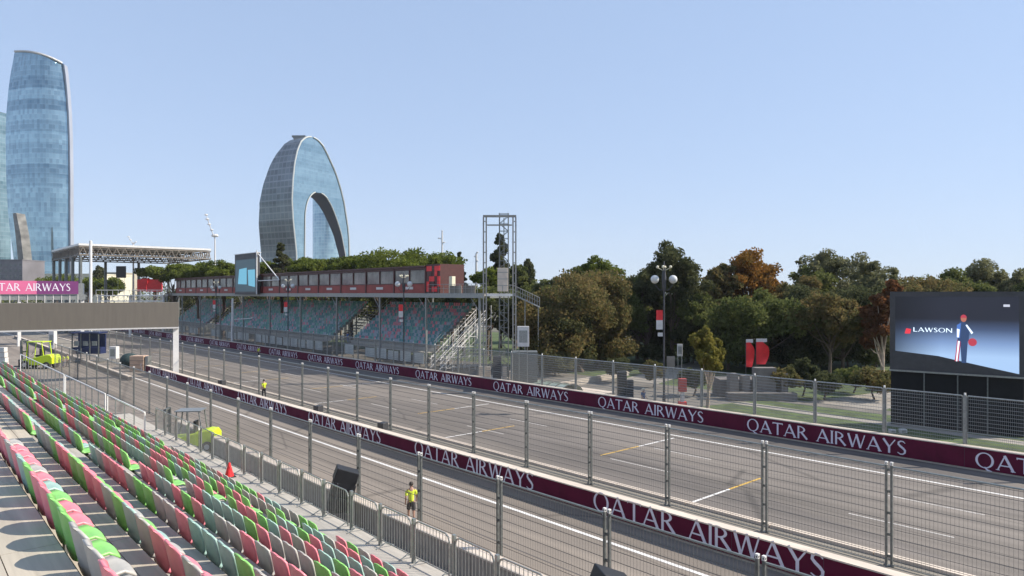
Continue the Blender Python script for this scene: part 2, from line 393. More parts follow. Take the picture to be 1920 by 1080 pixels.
# ---------------------------------------------------------------- debris fences
def debris_fence(label, X, ys, h, z0, dv, dh, style):
    r = empty('debris_fence', (X, ys[0], z0), label, 'fence')
    hr, vr = (.0105, .0048) if style == 'double' else (.014, .007)
    post = MB()
    if style == 'double':
        for s in (-.085, .085):
            post.box(-.04, s-.035, 0, .04, s+.035, h + .02)
        for z in np.arange(.3, h, .75): post.box(-.015, -.05, z, .015, .05, z+.09)
        post.box(-.09, -.16, -.0, .09, .16, .03)
        post.sphere((0, -.085, h+.07), .055, 8, 5); post.sphere((0, .085, h+.07), .055, 8, 5)
    elif style == 'frame':
        post.box(-.06, -.06, 0, .06, .06, h + .02)
    pm = post.mesh('post', M['steel_dark'] if style == 'double' else M['steel'])
    cap = MB()
    for s in ((-.085, .085) if style == 'double' else (0,)): cap.box(-.045, s-.04, h+.021, .045, s+.04, h+.13)
    cm = cap.mesh('post_cap', M['white_steel'])
    cache = {}
    for i, y in enumerate(ys):
        p = link('post', pm, r); p.location = (0, y - ys[0], 0)
        c = link('post_cap', cm, p)
        if i == len(ys) - 1: break
        L = round(ys[i+1] - y, 3)
        if L not in cache:
            a, b = .16, L - .16; mb = MB()
            for z in np.arange(.10, h - .02, dh): mb.tube((0, a, z), (0, b, z), hr, n=3, cap=False)
            n = int((b - a) / dv)
            for k in range(n + 1):
                yy = a + (b - a) * k / n
                mb.tube((.012, yy, .06), (.012, yy, h - .02), vr, n=3, cap=False)
            fr = MB()
            if style == 'double':
                fr.tube((0, .13, h - .03), (0, L - .13, h - .03), .032, n=6)
                fr.tube((0, .13, .06), (0, L - .13, .06), .02, n=6)
            else:
                pts = [(0,.08,.05),(0,.08,h-.12),(0,.16,h-.03),(0,L-.16,h-.03),(0,L-.08,h-.12),(0,L-.08,.05),(0,.08,.05)]
                fr.path(pts, .04)
                fr.tube((0,.08,h*.48),(0,L-.08,h*.48), .016)
            cache[L] = (mb.mesh('wire_mesh', M['wire'] if style == 'double' else M['farwire']), fr.mesh('panel_frame', M['rail'] if style == 'double' else M['steel']))
        wm, fm = cache[L]
        f = link('panel_frame', fm, r); f.location = (0, y - ys[0], 0)
        q = link('wire_mesh', wm, f)
    return r
debris_fence('tall wire debris fence nearest to the camera, along the near side of the pit lane', 15.3, [3.55 + 4.72*i for i in range(22)], 3.2, 0, .11, .3, 'double')
debris_fence('tall wire debris fence along the near edge of the race track', 25.9, [4.6 + 4.62*i for i in range(30)], 3.5, .005, .12, .3, 'double')
debris_fence('framed wire fence standing behind the maroon wall on the far side of the track', 43.95, [7.6 + 4.15*i for i in range(44)], 3.9, 0, .09, .2, 'frame')

# ---------------------------------------------------------------- near grandstand
X0, PX, RZ, D0, NROW = 1.03, .80, .46, 2.01, 9
def rowx(k): return X0 + PX * k
def floorz(k): return CH - D0 - RZ * (k + 1)      # floor the seats of row k stand on
AIS = [(1.9, 2.8), (14.3, 15.2), (26.6, 27.5), (38.9, 39.8)]
YEND = 52.0
gs = empty('grandstand', (0, 0, 0), 'stepped timber grandstand under the camera at the lower left', 'grandstand')
for k in range(-1, NROW):
    z = floorz(k); x0 = -2.5 if k < 0 else rowx(k) + .02
    x1 = rowx(k+1) - .015 if k < NROW-1 else 9.15
    ye = YEND if k < 6 else 39.6
    mb = MB(); n = 4 if k >= 0 else 9; wd = (x1 - x0) / n
    for j in range(n):
        y = -3.0 + (j % 2) * 1.2
        while y < ye:
            e = min(y + 2.4, ye); mb.box(x0 + j*wd + .004, y + .004, z - .05 - .0007*j, x0 + (j+1)*wd - .004, e - .004, z - .0007*j); y = e
    mb.build('walkway', M['deckwood'] if k < 1 else M['deckgrey'], gs)
    if k < NROW - 1:
        mb = MB(); mb.box(rowx(k+1) - .012, -3, floorz(k+1), rowx(k+1) + .012, ye, z - .055); mb.build('riser', M['dark'], gs)
mb = MB(); mb.box(9.1, -3, 0, 9.16, 39.6, floorz(NROW-1) - .06); mb.build('front_skirt', M['dark'], gs)
mb = MB()
for k in range(0, NROW):
    z = floorz(k) + RZ/2
    for a, b in AIS:
        if a > 30 and k > 5: continue
        mb.box(rowx(k) + .03, a + .05, z - .22, rowx(k) + .36, b - .05, z)
mb.build('aisle_step', M['deckgrey'], gs)
mb = MB()
for k in range(NROW):
    ye = YEND if k < 6 else 38.9
    mb.tube((rowx(k) + .2, 2.8, floorz(k) + .27), (rowx(k) + .2, ye, floorz(k) + .27), .03)
    y = 3.2
    while y < ye: mb.tube((rowx(k) + .2, y, floorz(k)), (rowx(k) + .2, y, floorz(k) + .27), .025); y += 1.5
mb.build('seat_beam', M['steel_dark'], gs)
mb = MB()
for y in np.arange(-2, YEND, 3):
    for k in (0, 3, 6, 8):
        if k > 5 and y > 39: continue
        mb.tube((rowx(k)+.1, y, 0), (rowx(k)+.1, y, floorz(k) - .06), .04)
mb.build('scaffold', M['steel'], gs)

def seat_mesh(nu, ns_full=True):
    prof = [(.335,.30,.17),(.345,.335,.18),(.325,.355,.19),(.26,.345,.20),(.17,.335,.21),(.10,.335,.218),(.05,.36,.222),(.025,.44,.225),(.005,.56,.228),(-.015,.68,.222),(-.028,.76,.212),(-.036,.81,.19),(-.041,.842,.15),(-.043,.855,.09)]
    prof = [(x, z if z < .37 else .36 + (z-.36)*.80, hw*.97) for x, z, hw in prof]
    if not ns_full: prof = [prof[i] for i in (0,2,4,6,8,10,12,13)]
    mb = MB(); rows = []
    for off in (0, 1):
        for (x, z, hw) in prof:
            back = z > .37
            row = []
            for j in range(nu + 1):
                u = -1 + 2*j/nu
                cx = (.055 * u*u * (hw/.22)**2 if back else 0); tz = (-.018*u*u if z > .71 else 0); cz = (0 if back else .035 * u*u)
                if not back and x > .3: cz = -.02*u*u
                px, pz = x + cx, z + cz + tz
                if off: px -= .026 if back or x < .12 else 0; pz -= (0 if back else .026)
                row.append(len(mb.v)); mb.v.append((px, u * hw, pz))
            rows.append(row)
    n = len(prof)
    def q(a, b, c, d): mb.f.append((a, b, c, d)); mb.m.append(0)
    for i in range(n-1):
        for j in range(nu):
            q(rows[i][j], rows[i][j+1], rows[i+1][j+1], rows[i+1][j])
            q(rows[n+i][j+1], rows[n+i][j], rows[n+i+1][j], rows[n+i+1][j+1])
        q(rows[i][0], rows[i+1][0], rows[n+i+1][0], rows[n+i][0])
        q(rows[i+1][nu], rows[i][nu], rows[n+i][nu], rows[n+i+1][nu])
    for j in range(nu):
        q(rows[0][j+1], rows[0][j], rows[n][j], rows[n][j+1]); q(rows[n-1][j], rows[n-1][j+1], rows[2*n-1][j+1], rows[2*n-1][j])
    return mb
proto = seat_mesh(8)
SM = {c: proto.mesh('stadium_seat', M['seat' + c], True) for c in ('pink', 'green', 'teal', 'grey')}
lo = seat_mesh(4, False); lov = np.array(lo.v); 
seats = []
srnd = random.Random(21)
for k in range(NROW):
    blocks = [(0, 2.8, 14.3), (1, 15.2, 26.6), (2, 27.5, 38.9)] + ([(3, 39.8, 51.5)] if k < 6 else [])
    for b, y0, y1 in blocks:
        n = int((y1 - y0) / .5)
        for i in range(n):
            c = srnd.choices(['pink', 'green', 'teal', 'grey'], [.28, .24, .26, .22])[0]
            if i == 0: c = 'green'
            seats.append((k, b, i, n, y0 + .25 + i * (y1 - y0 - .5) / (n - 1), c))
def vis(s):
    x, y, z = rowx(s[0]), s[4], floorz(s[0]) + .7
    d = x*SA + y*CA; l = x*CA - y*SA
    px = 960 + FP*l/d; py = 550 + FP*(CH - z)/d
    return d if (-25 < px < 1945 and py < 1110) else None
inview = sorted([(vis(s), s) for s in seats if vis(s) is not None], key=lambda t: t[0])
ORD = ['zeroth','first','second','third','fourth','fifth','sixth','seventh','eighth','ninth','tenth','eleventh','twelfth','thirteenth','fourteenth','fifteenth','sixteenth','seventeenth','eighteenth','nineteenth','twentieth','twenty-first','twenty-second','twenty-third']
CN = {'pink': 'pink', 'green': 'green', 'teal': 'teal', 'grey': 'grey'}
big = [s for _, s in inview[:296]]
rest = [s for _, s in inview[296:]]
BN = ['before the nearest aisle', 'past the nearest aisle', 'past the second aisle', 'past the third aisle']
for (k, b, i, n, y, c) in big:
    o = link('stadium_seat', SM[c]); o.location = (rowx(k) + .03, y, floorz(k)); o.rotation_euler.z = srnd.uniform(-.02, .02)
    j = n - i if b == 0 else i + 1
    tag(o, f'{CN[c]} plastic seat, {ORD[j]} {BN[b]}, {ORD[k+1]} row below the camera', 'seat', 'stadium seats of the near grandstand')
mb_v = []; mb_f = []; mb_m = []; idx = {'pink':0,'green':1,'teal':2,'grey':3}
for (k, b, i, n, y, c) in rest:
    base = len(mb_v); mb_v += [(v[0] + rowx(k) + .03, v[1] + y, v[2] + floorz(k)) for v in lo.v]
    mb_f += [tuple(base + q for q in f) for f in lo.f]; mb_m += [idx[c]] * len(lo.f)
q = MB(); q.v, q.f, q.m = mb_v, mb_f, mb_m
o = q.build('distant_stadium_seats', [M['seatpink'], M['seatgreen'], M['seatteal'], M['seatgrey']], smooth=True)
tag(o, 'far rows of small pink, green, teal and grey seats of the near grandstand', 'seats', kind='stuff')

# crowd barriers along the front deck
def crowd_barrier(L):
    r = empty('crowd_barrier', (8.9, 0, floorz(NROW-1)), '', 'barrier', 'steel crowd barriers along the front of the near grandstand')
    H = .98; mb = MB()
    mb.path([(0,.06,.08),(0,.06,H-.14),(0,.10,H-.05),(0,.2,H),(0,L-.2,H),(0,L-.10,H-.05),(0,L-.06,H-.14),(0,L-.06,.08)], .02)
    mb.tube((0,.06,.14),(0,L-.06,.14), .015); mb.build('frame', M['steel'], r)
    mb = MB(); n = int((L-.12)/.115)
    for i in range(1, n): yy = .06 + (L-.12)*i/n; mb.tube((0,yy,.14),(0,yy,H-.02), .008, n=5)
    mb.build('bar', M['steel'], r)
    for s in (.22, L-.22):
        mb = MB(); mb.path([(-.24,s,.005),(0,s,.1),(.24,s,.005)], .015); mb.build('foot', M['steel'], r)
    mb = MB(); mb.box(-.035, L-.05, .0, .035, L+.03, H+.03); mb.build('end_plate', M['rail'], r)
    return r
cb = crowd_barrier(1.42); Y = 6.0; i = 0
NCB = 19
for i in range(NCB):
    o = cb if i == 0 else tree_copy(cb)
    o.location = (8.9, Y, floorz(NROW-1)); o.rotation_euler.z = rnd.uniform(-.03, .03); Y += 1.47
    o['label'] = f'grey steel crowd barrier, {ORD[i+1]} along the stand front counting from the picture bottom'
# tall railing farther along
rl = empty('railing', (8.5, 34.2, 0), 'tall pale railing of thin uprights past the crowd barriers at the left', 'railing')
for (a, b) in ((0, 7.2), (7.7, 19), (19.5, 40)):
    mb = MB(); mb.path([(0,a,2.0),(0,a,4.15),(0,b,4.15),(0,b,2.0)], .04, 6); mb.tube((0,a,2.3),(0,b,2.3),.02)
    mb.build('frame', M['white_steel'], rl)
    mb = MB(); n = max(4, int((b-a)/1.5))
    for i in range(1, n): yy = a + (b-a)*i/n; mb.tube((0,yy,2.3),(0,yy,4.13), .03, n=5)
    mb.build('bar', M['steel'], rl)
mb = MB()
for yy in (0, 7.2, 7.7, 13, 19, 19.5, 26, 33, 40): mb.tube((0,yy,0),(0,yy,2.0), .03)
mb.build('support', M['steel'], rl)

exec_parts = []
# ---------------------------------------------------------------- opposite grandstand
XB, ZB, NF, PF, RF = 50.0, 2.7, 13, .50, .40
FB = [(60.5, 91.0), (97.0, 148.0), (154.0, 176.0)]
fg = empty('grandstand', (50, 70, 0), 'shaded grandstand with teal and dusty red seats across the race track', 'grandstand')
fg.location = (0, 0, 0)
# first block is kept clear of the stair tower
FB[0] = (70.2, 91.0)
mb = MB()
for a, b in FB:
    for k in range(NF): mb.box(XB + k*PF, a, ZB + k*RF - .08, XB + (k+1)*PF, b, ZB + k*RF)
    for k in range(NF): mb.box(XB + k*PF - .01, a, ZB + (k-1)*RF, XB + k*PF + .0, b, ZB + k*RF - .081)
    mb.box(XB - 1.4, a, ZB - .5, XB - .02, b, ZB - .42)
mb.build('stepped_deck', M['deckgrey'], fg)
names = ['far_teal', 'far_green', 'far_grey', 'far_pink']
mb = MB()
for bi, (a, b) in enumerate(FB):
    n = int((b - a) / .5)
    for k in range(NF):
        for i in range(n):
            y = a + .25 + i*.5; z = ZB + k*RF; x = XB + k*PF
            u = (y - 70) / 100
            m = srnd.choices([0,1,2,3], [.46,.08,.28,.18] if bi == 0 else [.30,.30,.28,.12])[0]
            mb.quad([(x+.36,y-.21,z+.36),(x+.40,y-.20,z+.74),(x+.40,y+.20,z+.74),(x+.36,y+.21,z+.36)], m)
            mb.quad([(x+.02,y-.20,z+.38),(x+.35,y-.21,z+.35),(x+.35,y+.21,z+.35),(x+.02,y+.20,z+.38)], m)
            mb.quad([(x+.02,y-.20,z+.31),(x+.02,y+.20,z+.31),(x+.02,y+.20,z+.379),(x+.02,y-.20,z+.379)], m)
o = mb.build('seats', [M[n] for n in names], fg); o['kind'] = 'stuff'
mb = MB()
for a, b in FB:
    y = a
    while y <= b + .1:
        for k in (0, 4, 8, 12): mb.tube((XB + k*PF + .2, y, 0), (XB + k*PF + .2, y, ZB + k*RF - .09), .06)
        mb.tube((XB, y, .4), (XB + NF*PF, y, ZB + NF*RF - .6), .05)
        y += 3.4
mb.build('scaffold', M['steel_dark'], fg)
mb = MB()
for a, b in FB:
    mb.path([(XB-1.3,a,ZB+.6),(XB-1.3,b,ZB+.6)], .035); mb.path([(XB-1.3,a,ZB+.1),(XB-1.3,b,ZB+.1)], .025)
    y = a
    while y <= b: mb.tube((XB-1.3,y,ZB-.42),(XB-1.3,y,ZB+.6), .03); y += 1.7
    for e in (a, b):
        mb.path([(XB,e,ZB+.9),(XB+NF*PF,e,ZB+NF*RF+.9)], .04); mb.path([(XB,e,ZB+.45),(XB+NF*PF,e,ZB+NF*RF+.45)], .025)
        for k in range(0, NF, 3): mb.tube((XB+k*PF,e,ZB+k*RF),(XB+k*PF,e,ZB+k*RF+.9), .03)
mb.build('handrail', M['steel'], fg)
mb = MB()
prng = random.Random(3); HO = mat('pale_hoarding', (.62,.62,.57), .7, var=.25, scale=.6)
for a, b in FB:
    y = a
    while y < b - 2:
        if prng.random() < .88:
            mb = MB(); mb.box(XB - 1.45, y + .1, .9, XB - 1.40, y + 2.5, 2.15 + prng.uniform(-.1,.1)); mb.build('front_hoarding', HO, fg)
        y += 2.9
# stair flights in the gaps
for (a, b) in ((91.3, 96.7), (148.3, 153.7)):
    mb = MB()
    for k in range(NF): mb.box(XB + k*PF, a+1.4, ZB + k*RF - .12, XB + (k+1)*PF, b-1.4, ZB + k*RF)
    mb.build('stair_flight', M['dark'], fg)
# side stairs and scaffold at the right end
ss = empty('scaffold_stair', (0, 0, 0), 'pale scaffold staircase climbing the right end of the opposite grandstand', 'staircase')
mb = MB()
for k in range(14): mb.box(XB - 1 + k*.5, 67.4, .5 + k*.42 - .06, XB - .6 + k*.5, 69.4, .5 + k*.42)
mb.build('tread', M['steel'], ss)
mb = MB()
for e in (67.4, 69.4):
    mb.path([(XB-1.2,e,1.5),(XB+6,e,7.4)], .05); mb.path([(XB-1.2,e,1.0),(XB+6,e,6.9)], .035); mb.path([(XB-1.2,e,.4),(XB+6,e,6.3)], .07)
    for k in range(14): mb.tube((XB-.8+k*.5,e,.5+k*.42),(XB-.8+k*.5,e,1.6+k*.42), .025)
mb.build('handrail', M['white_steel'], ss)
mb = MB()
for e in (66.4, 67.4, 69.4):
    for k in range(5):
        x = XB - 1 + k*1.75; h = 2 + k*1.5
        mb.tube((x,e,0),(x,e,h), .04)
        if k < 4:
            for z in np.arange(.6, h, 1.2):
                mb.tube((x,e,z),(x+1.75,e,z), .03); mb.tube((x,e,z),(x+1.75,e,z+1.2), .025)
    
mb.build('scaffold', M['white_steel'], ss)

# deck carrying the hospitality boxes
BX = 48.5
hd = empty('viewing_platform', (0, 0, 0), 'long raised steel platform with grey posts over the opposite grandstand', 'platform')
mb = MB(); mb.box(BX-.1, 58.5, 9.2, BX+3.5, 66.5, 9.5); mb.box(BX-.1, 66.51, 9.2, BX+9, 176.5, 9.5); mb.build('deck', M['deckgrey'], hd)
mb = MB(); mb.box(BX-.22, 58.5, 8.98, BX-.11, 176.5, 9.52); mb.box(BX+.5, 58.3, 8.98, BX+3.5, 58.48, 9.5); mb.build('edge_beam', M['steel'], hd)
for i, y in enumerate([59.5, 69.8, 80.5, 92.5, 104.5, 116.5, 128.5, 140.5, 152.5, 164.5, 176]):
    mb = MB(); mb.box(-.11, -.11, 0, .11, .11, 8.97)
    mb.tube((0,0,7.4),(0,1.5,8.9), .05)
    p = mb.build('post', M['steel'], hd); p.location = (BX+.05, y, 0)
    if i % 2 == 0 and i:
        q = link('post', p.data, hd); q.location = (BX + 8.6, y, 0)
mb = MB()
mb.path([(BX-.1,58.7,10.55),(BX-.1,69.2,10.55)], .03); mb.path([(BX-.1,58.7,10.05),(BX-.1,69.2,10.05)], .02)
for y in np.arange(58.7, 69.3, 1.05): mb.tube((BX-.1,y,9.5),(BX-.1,y,10.55), .025)
mb.build('handrail', M['steel'], hd)
mb = MB()
for y in (60.4, 62.9): mb.box(BX+.1, y, 9.52, BX+.16, y+2.2, 10.4)
mb.build('grey_panel', M['interior'], hd)

def hosp_box(L, H=3.4):
    r = empty('hospitality_box', (BX, 0, 9.5), '', 'hospitality box', 'dark red hospitality boxes on the raised platform')
    mb = MB(); mb.box(0, .12, .0, .10, L-.12, 1.15); mb.build('front_panel', M['boxred'], r)
    mb = MB()
    mb.box(-.06, -.11, 0, .14, .11, H-.2); mb.box(-.05, .11, 1.15, .13, L-.11, 1.24); mb.box(-.05, L/2-.08, 1.24, .13, L/2+.08, H-.52); mb.box(-.05, .11, H-.5, .13, L-.11, H-.2)
    
    mb.build('frame', M['boxdark'], r)
    for s in (0, 1):
        a = .12 if s == 0 else L/2+.09; b = L/2-.09 if s == 0 else L-.12
        mb = MB(); mb.box(.085, a, 1.25, .10, b, H-.53); mb.build('window', M['suiteglass'], r)
        mb = MB(); mb.box(.8, a+.3, 1.3, .9, b-1.2*srnd.random()-.2, H-1.0); 
    mb = MB(); mb.box(-.25, -.11, H-.195, 4.6, L-.12, H); mb.build('roof', M['boxdark'], r)
    mb = MB(); mb.box(4.3, .0, .0, 4.4, L-.1, H-.2); mb.build('rear_wall', M['interior'], r)
    mb = MB(); mb.box(-.02, L*.38, .5, -.003, L*.62, .82); mb.build('name_sign', M['sign'], r)
    return r
hb = hosp_box(7.05); NB = 14
for i in range(NB):
    y = 69.9 + 7.1*i
    o = hb if i == 0 else tree_copy(hb)
    o.location = (BX, y, 9.5)
    o['label'] = f'dark red glazed hospitality box, {ORD[i+1]} from the right end of the row'
mb = MB()
for i in range(5):
    for j in range(5):
        if (i*2 + j*3) % 4 != 1: mb.box(-.04-.003*((i+j)%2), i*.55, .2+j*.62, .0, i*.55+.53, .2+j*.62+.6, (i+j) % 3 == 0)
r = empty('checker_panel', (BX, 66.9, 9.5), 'red and dark chequered end panel at the right end of the box row', 'panel')
mb.build('checker_tile', [M['bright_red'], M['boxdark']], r)
mb = MB(); mb.box(.01, 0, 0, 3.6, 2.9, 3.5); mb.build('cabin', M['boxdark'], r)
mb = MB(); mb.box(0,0,0,.5,.6,2.0); bevel(mb.build('parasol_cover', M['cream'])).location = (BX+.5, 65.2, 9.5)
tag(bpy.data.objects['parasol_cover'], 'furled cream cover standing beside the chequered panel on the platform', 'cover')

# ---- screens
def dark_screen():
    r = empty('video_screen', (47.6, 120, 9.3), 'narrow video screen showing pale blue shapes, amid the red box row', 'screen')
    W_, H_ = 10.2, 7.3
    mb = MB(); mb.box(0, 0, 0, .6, W_, H_); mb.build('cabinet', M['dark'], r)
    mb = MB(); mb.box(-.1, -.1, H_+.01, .8, W_+.1, H_+.12); mb.tube((-.08,-.3,0),(-.08,-.3,H_+.4),.12); mb.build('frame', M['white_steel'], r)
    mb = MB(); mb.tube((.2,-.3,H_-.2),(.2,-9,0.6+1.9), .09); mb.tube((.2,-9,2.4),(.2,-.3,2.4),.08); mb.build('stay', M['white_steel'], r)
    m1 = mat('screen_pixels_blue', (.02,.05,.07), .4, var=0, emit=((.10,.30,.42), .8)); m2 = mat('screen_pixels_dark', (.01,.01,.015), .4, var=0, emit=((.03,.07,.10), .5))
    mb = MB(); mb.quad([(-.01,.4,.5),(-.01,.4,H_-1),(-.01,W_-.4,H_-1),(-.01,W_-.4,.5)], 1)
    mb.quad([(-.02,.6,1.3),(-.02,.6,4.4),(-.02,3.9,4.4),(-.02,3.6,1.6)], 0); mb.quad([(-.02,4.4,1.8),(-.02,4.4,4.8),(-.02,8,4.6),(-.02,8.6,1.9)], 0)
    mb.build('display', [m1, m2], r)
dark_screen()

def led_screen():
    r = empty('video_screen', (54.1, 19.2, 0), 'big black video screen at the right, a driver holding a red helmet shown on it', 'screen')
    d = Vector((1.25, -7.75)); ang = math.atan2(d.y, d.x); r.rotation_euler.z = ang   # local x runs to the right along the screen, local -y faces the camera
    W_, H_ = 7.9, 5.62; zt = 9.62; zb = zt - H_
    mb = MB(); mb.box(0, .0, zb, W_, .7, zt); mb.build('cabinet', M['dark'], r)
    mb = MB(); mb.box(-.02, -.12, zb-.12, W_+.02, .82, zb-.01); mb.build('ledge', M['steel'], r)
    mb = MB(); mb.box(.05, .1, 0, W_-.05, .6, zb-.13); mb.build('black_drape', M['black_cloth'], r)
    for x in (2.2, 4.2, 5.9): 
        mb = MB(); mb.tube((x,-.25,0),(x,-.25,zb-.13), .04); mb.build('support', M['steel_dark'], r)
    # display surface: light from its own pixels
    m = bpy.data.materials.new('screen_pixels'); m.use_nodes = True; N = m.node_tree; L = N.links; p = N.nodes['Principled BSDF']
    p.inputs['Base Color'].default_value = (.012,.012,.015,1); p.inputs['Roughness'].default_value = .5
    tc = node(N,'ShaderNodeTexCoord'); sx = node(N,'ShaderNodeSeparateXYZ'); L.new(tc.outputs['Object'], sx.inputs[0])
    mr = node(N,'ShaderNodeMapRange'); mr.inputs[1].default_value = zb+1.2; mr.inputs[2].default_value = zt-1.9; L.new(sx.outputs['Z'], mr.inputs[0])
    cr = node(N,'ShaderNodeValToRGB'); e = cr.color_ramp.elements; e[0].color=(.30,.44,.66,1); e[1].color=(.012,.014,.024,1); e[1].position=1.0
    x_=e.new(.35); x_.color=(.16,.25,.44,1); x_=e.new(.72); x_.color=(.045,.07,.14,1)
    mr2 = node(N,'ShaderNodeMapRange'); mr2.inputs[1].default_value=.3; mr2.inputs[2].default_value=3.2; mr2.inputs[3].default_value=.25; mr2.inputs[4].default_value=1; L.new(sx.outputs['X'], mr2.inputs[0])
    mu = node(N,'ShaderNodeMath', operation='MULTIPLY'); mu.inputs[1].default_value=.8; L.new(mr2.outputs[0], mu.inputs[0])
    L.new(mr.outputs[0], cr.inputs[0]); L.new(cr.outputs[0], p.inputs['Emission Color']); L.new(mu.outputs[0], p.inputs['Emission Strength'])
    mb = MB(); mb.quad([(.35,-.012,zb+1.35),(.35,-.012,zt-.35),(W_-.3,-.012,zt-.35),(W_-.3,-.012,zb+.18),(5.4,-.012,zb+.62),(3.0,-.012,zb+1.12)][::-1])
    mb.build('display', m, r)
    em = lambda n, c, s=1: mat(n, (.01,.01,.01), .5, var=0, emit=(c, s))
    tm = text_mesh('screen_lettering', 'LAWSON', .30, 2.35, em('screen_white', (.7,.85,1), .9), .14)
    o = link('screen_lettering', tm, r); o.location = (1.5, -.02, zb+2.78)
    mb = MB(); mb.quad([(.95,-.02,zb+2.62),(1.3,-.02,zb+2.62),(1.36,-.02,zb+2.95),(1.05,-.02,zb+3.0)]); mb.build('screen_mark', em('screen_red', (.55,.03,.05), .9), r)
    mb = MB(); mb.quad([(6.75,-.02,zt-1.02),(7.1,-.02,zt-1.02),(7.1,-.02,zt-.86),(6.75,-.02,zt-.86)]); mb.build('screen_mark', em('screen_pale', (.4,.42,.5), .9), r)
    # the driver shown on the screen (flat picture)
    z0 = zb + .72
    dk, bl, wh, rd, sk = em('picture_navy',(.02,.04,.10)), em('picture_blue',(.05,.12,.35)), em('picture_white',(.6,.72,.9)), em('picture_red',(.30,.03,.05)), em('picture_skin',(.28,.10,.07))
    def poly(pts, m, k): 
        g = MB(); g.quad([(4.35 + a, -.022 - .003*k, z0 + b) for a, b in pts]); g.build('screen_picture', m, r)
    poly([(-.35,.1),(-.12,.1),(.02,1.6),(-.20,1.6)], rd, 0); poly([(.05,0),(.32,0),(.42,1.7),(-.05,1.7)], dk, 0)
    poly([(-.28,.1),(-.2,.1),(-.05,1.5),(-.16,1.5)], wh, 1)
    poly([(-.18,1.5),(.46,1.5),(.52,2.3),(.25,2.8),(-.05,2.85),(-.2,2.3)], dk, 1); poly([(-.25,1.75),(-.05,1.7),(.02,2.75),(-.22,2.6)], bl, 2); poly([(-.22,1.75),(-.1,1.75),(-.06,2.3),(-.22,2.35)], wh, 3)
    poly([(.28,2.6),(.36,2.65),(.72,2.1),(.62,2.0)], wh, 2)
    g = MB(); n = 18; g.quad([(4.35+.17+.17*math.cos(2*math.pi*i/n), -.035, z0+3.05+.24*math.sin(2*math.pi*i/n)) for i in range(n)]); g.build('screen_picture', sk, r)
    g = MB(); g.quad([(4.35+.17+.18*math.cos(math.pi*i/n), -.038, z0+3.1+.22*math.sin(math.pi*i/n)) for i in range(n+1)]); g.build('screen_picture', rd, r)
    g = MB(); g.quad([(4.35+.68+.25*math.cos(2*math.pi*i/n), -.038, z0+1.45+.27*math.sin(2*math.pi*i/n)) for i in range(n)]); g.build('screen_picture', rd, r)
led_screen()

# ---------------------------------------------------------------- lift tower
def lift_tower():
    r = empty('lift_tower', (47.2, 57.0, 0), 'tall grey portal frame with a lattice lift mast at the end of the platform', 'lift tower', rz=-A)
    W_ = 3.15; H_ = 17.6      # local x = to the right, y = away
    for x in (0, W_):
        mb = MB()
        for a in (-.15, .15): mb.box(x+a-.075, -.075, 0, x+a+.075, .075, H_)
        for z in np.arange(.6, H_, 1.1): mb.box(x-.06, -.04, z, x+.06, .04, z+.12)
        mb.build('leg', M['tower_steel'], r)
    mb = MB(); mb.box(-.2, -.1, H_+.01, W_+.2, .1, H_+.25); mb.box(.25,-.1,H_-.9,W_-.25,.0,H_-.75); mb.build('top_beam', M['tower_steel'], r)
    mb = MB(); mb.box(.2, -.09, 9.2, W_-.2, .09, 9.45); mb.build('cross_beam', M['white_steel'], r)
    mb = MB()
    for (x, y) in ((1.55,.3),(2.5,.3),(1.55,1.2),(2.5,1.2)): mb.tube((x,y,0),(x,y,H_+.5), .06)
    for (x, y, x2, y2) in ((1.55,.3,2.5,.3),(2.5,.3,2.5,1.2),(1.55,.3,1.55,1.2),(1.55,1.2,2.5,1.2)):
        z = .2; k = 0
        while z < H_:
            mb.tube((x,y,z),(x2,y2,z), .025)
            mb.tube((x,y,z) if k%2 else (x2,y2,z), (x2,y2,z+.8) if k%2 else (x,y,z+.8), .025); z += .8; k += 1
        mb.tube((x,y,H_+.45),(x2,y2,H_+.45), .03)
    mb.tube((2.03,.75,0),(2.03,.75,H_), .05)
    mb.build('lattice_mast', M['steel_dark'], r)
    mb = MB(); mb.box(1.35, -.35, 9.7, 2.45, .22, 12.2); bevel(mb.build('lift_cage', M['concrete_top'], r), .03)
    mb = MB()
    for z in (10.3, 11.0, 11.7): mb.box(1.33,-.37,z,2.47,-.353,z+.06)
    mb.box(1.87,-.37,9.72,1.93,-.354,10.29); mb.build('cage_rail', M['steel'], r)
    mb = MB(); mb.box(-.6,-.5,-.02,.6,.5,1.7); mb.box(2.6,-.5,-.02,3.7,.5,1.2); mb.build('footing', M['concrete'], r)
lift_tower()
# stairs off the platform end
r = empty('staircase', (0, 0, 0), 'grey steel stair descending to the right from the platform end', 'staircase')
mb = MB(); a = Vector((50.0, 58.2, 9.3)); b = Vector((53.0, 52.0, 6.4)); 
a = Vector(at(962, 80, 9.35)); b = Vector(at(1012, 80, 7.9)); a0 = Vector(at(940, 80, 9.35))
off = Vector((SA, CA, 0)) * 1.4
for o_ in (Vector((0,0,0)), off):
    mb.box(0,0,0,0,0,0) if False else None
    mb.path([a0+o_, a+o_, b+o_], .10); up = Vector((0,0,1.1)); mb.path([a0+o_+up, a+o_+up, b+o_+up], .035); up = Vector((0,0,.6)); mb.path([a0+o_+up, a+o_+up, b+o_+up], .03)
    for i in range(12):
        p = a.lerp(b, i/11) + o_; mb.tube(p, p + Vector((0,0,1.1)), .025)
    for i in range(4):
        p = a0.lerp(a, i/4) + o_; mb.tube(p, p + Vector((0,0,1.1)), .025)
mb.build('handrail', M['steel'], r)
mb = MB()
for i in range(11):
    p = a.lerp(b, (i+.5)/11); q_ = p + off; e = (b-a).normalized()*.14; e.z = 0
    mb.quad([p-e, p+e, q_+e, q_-e])
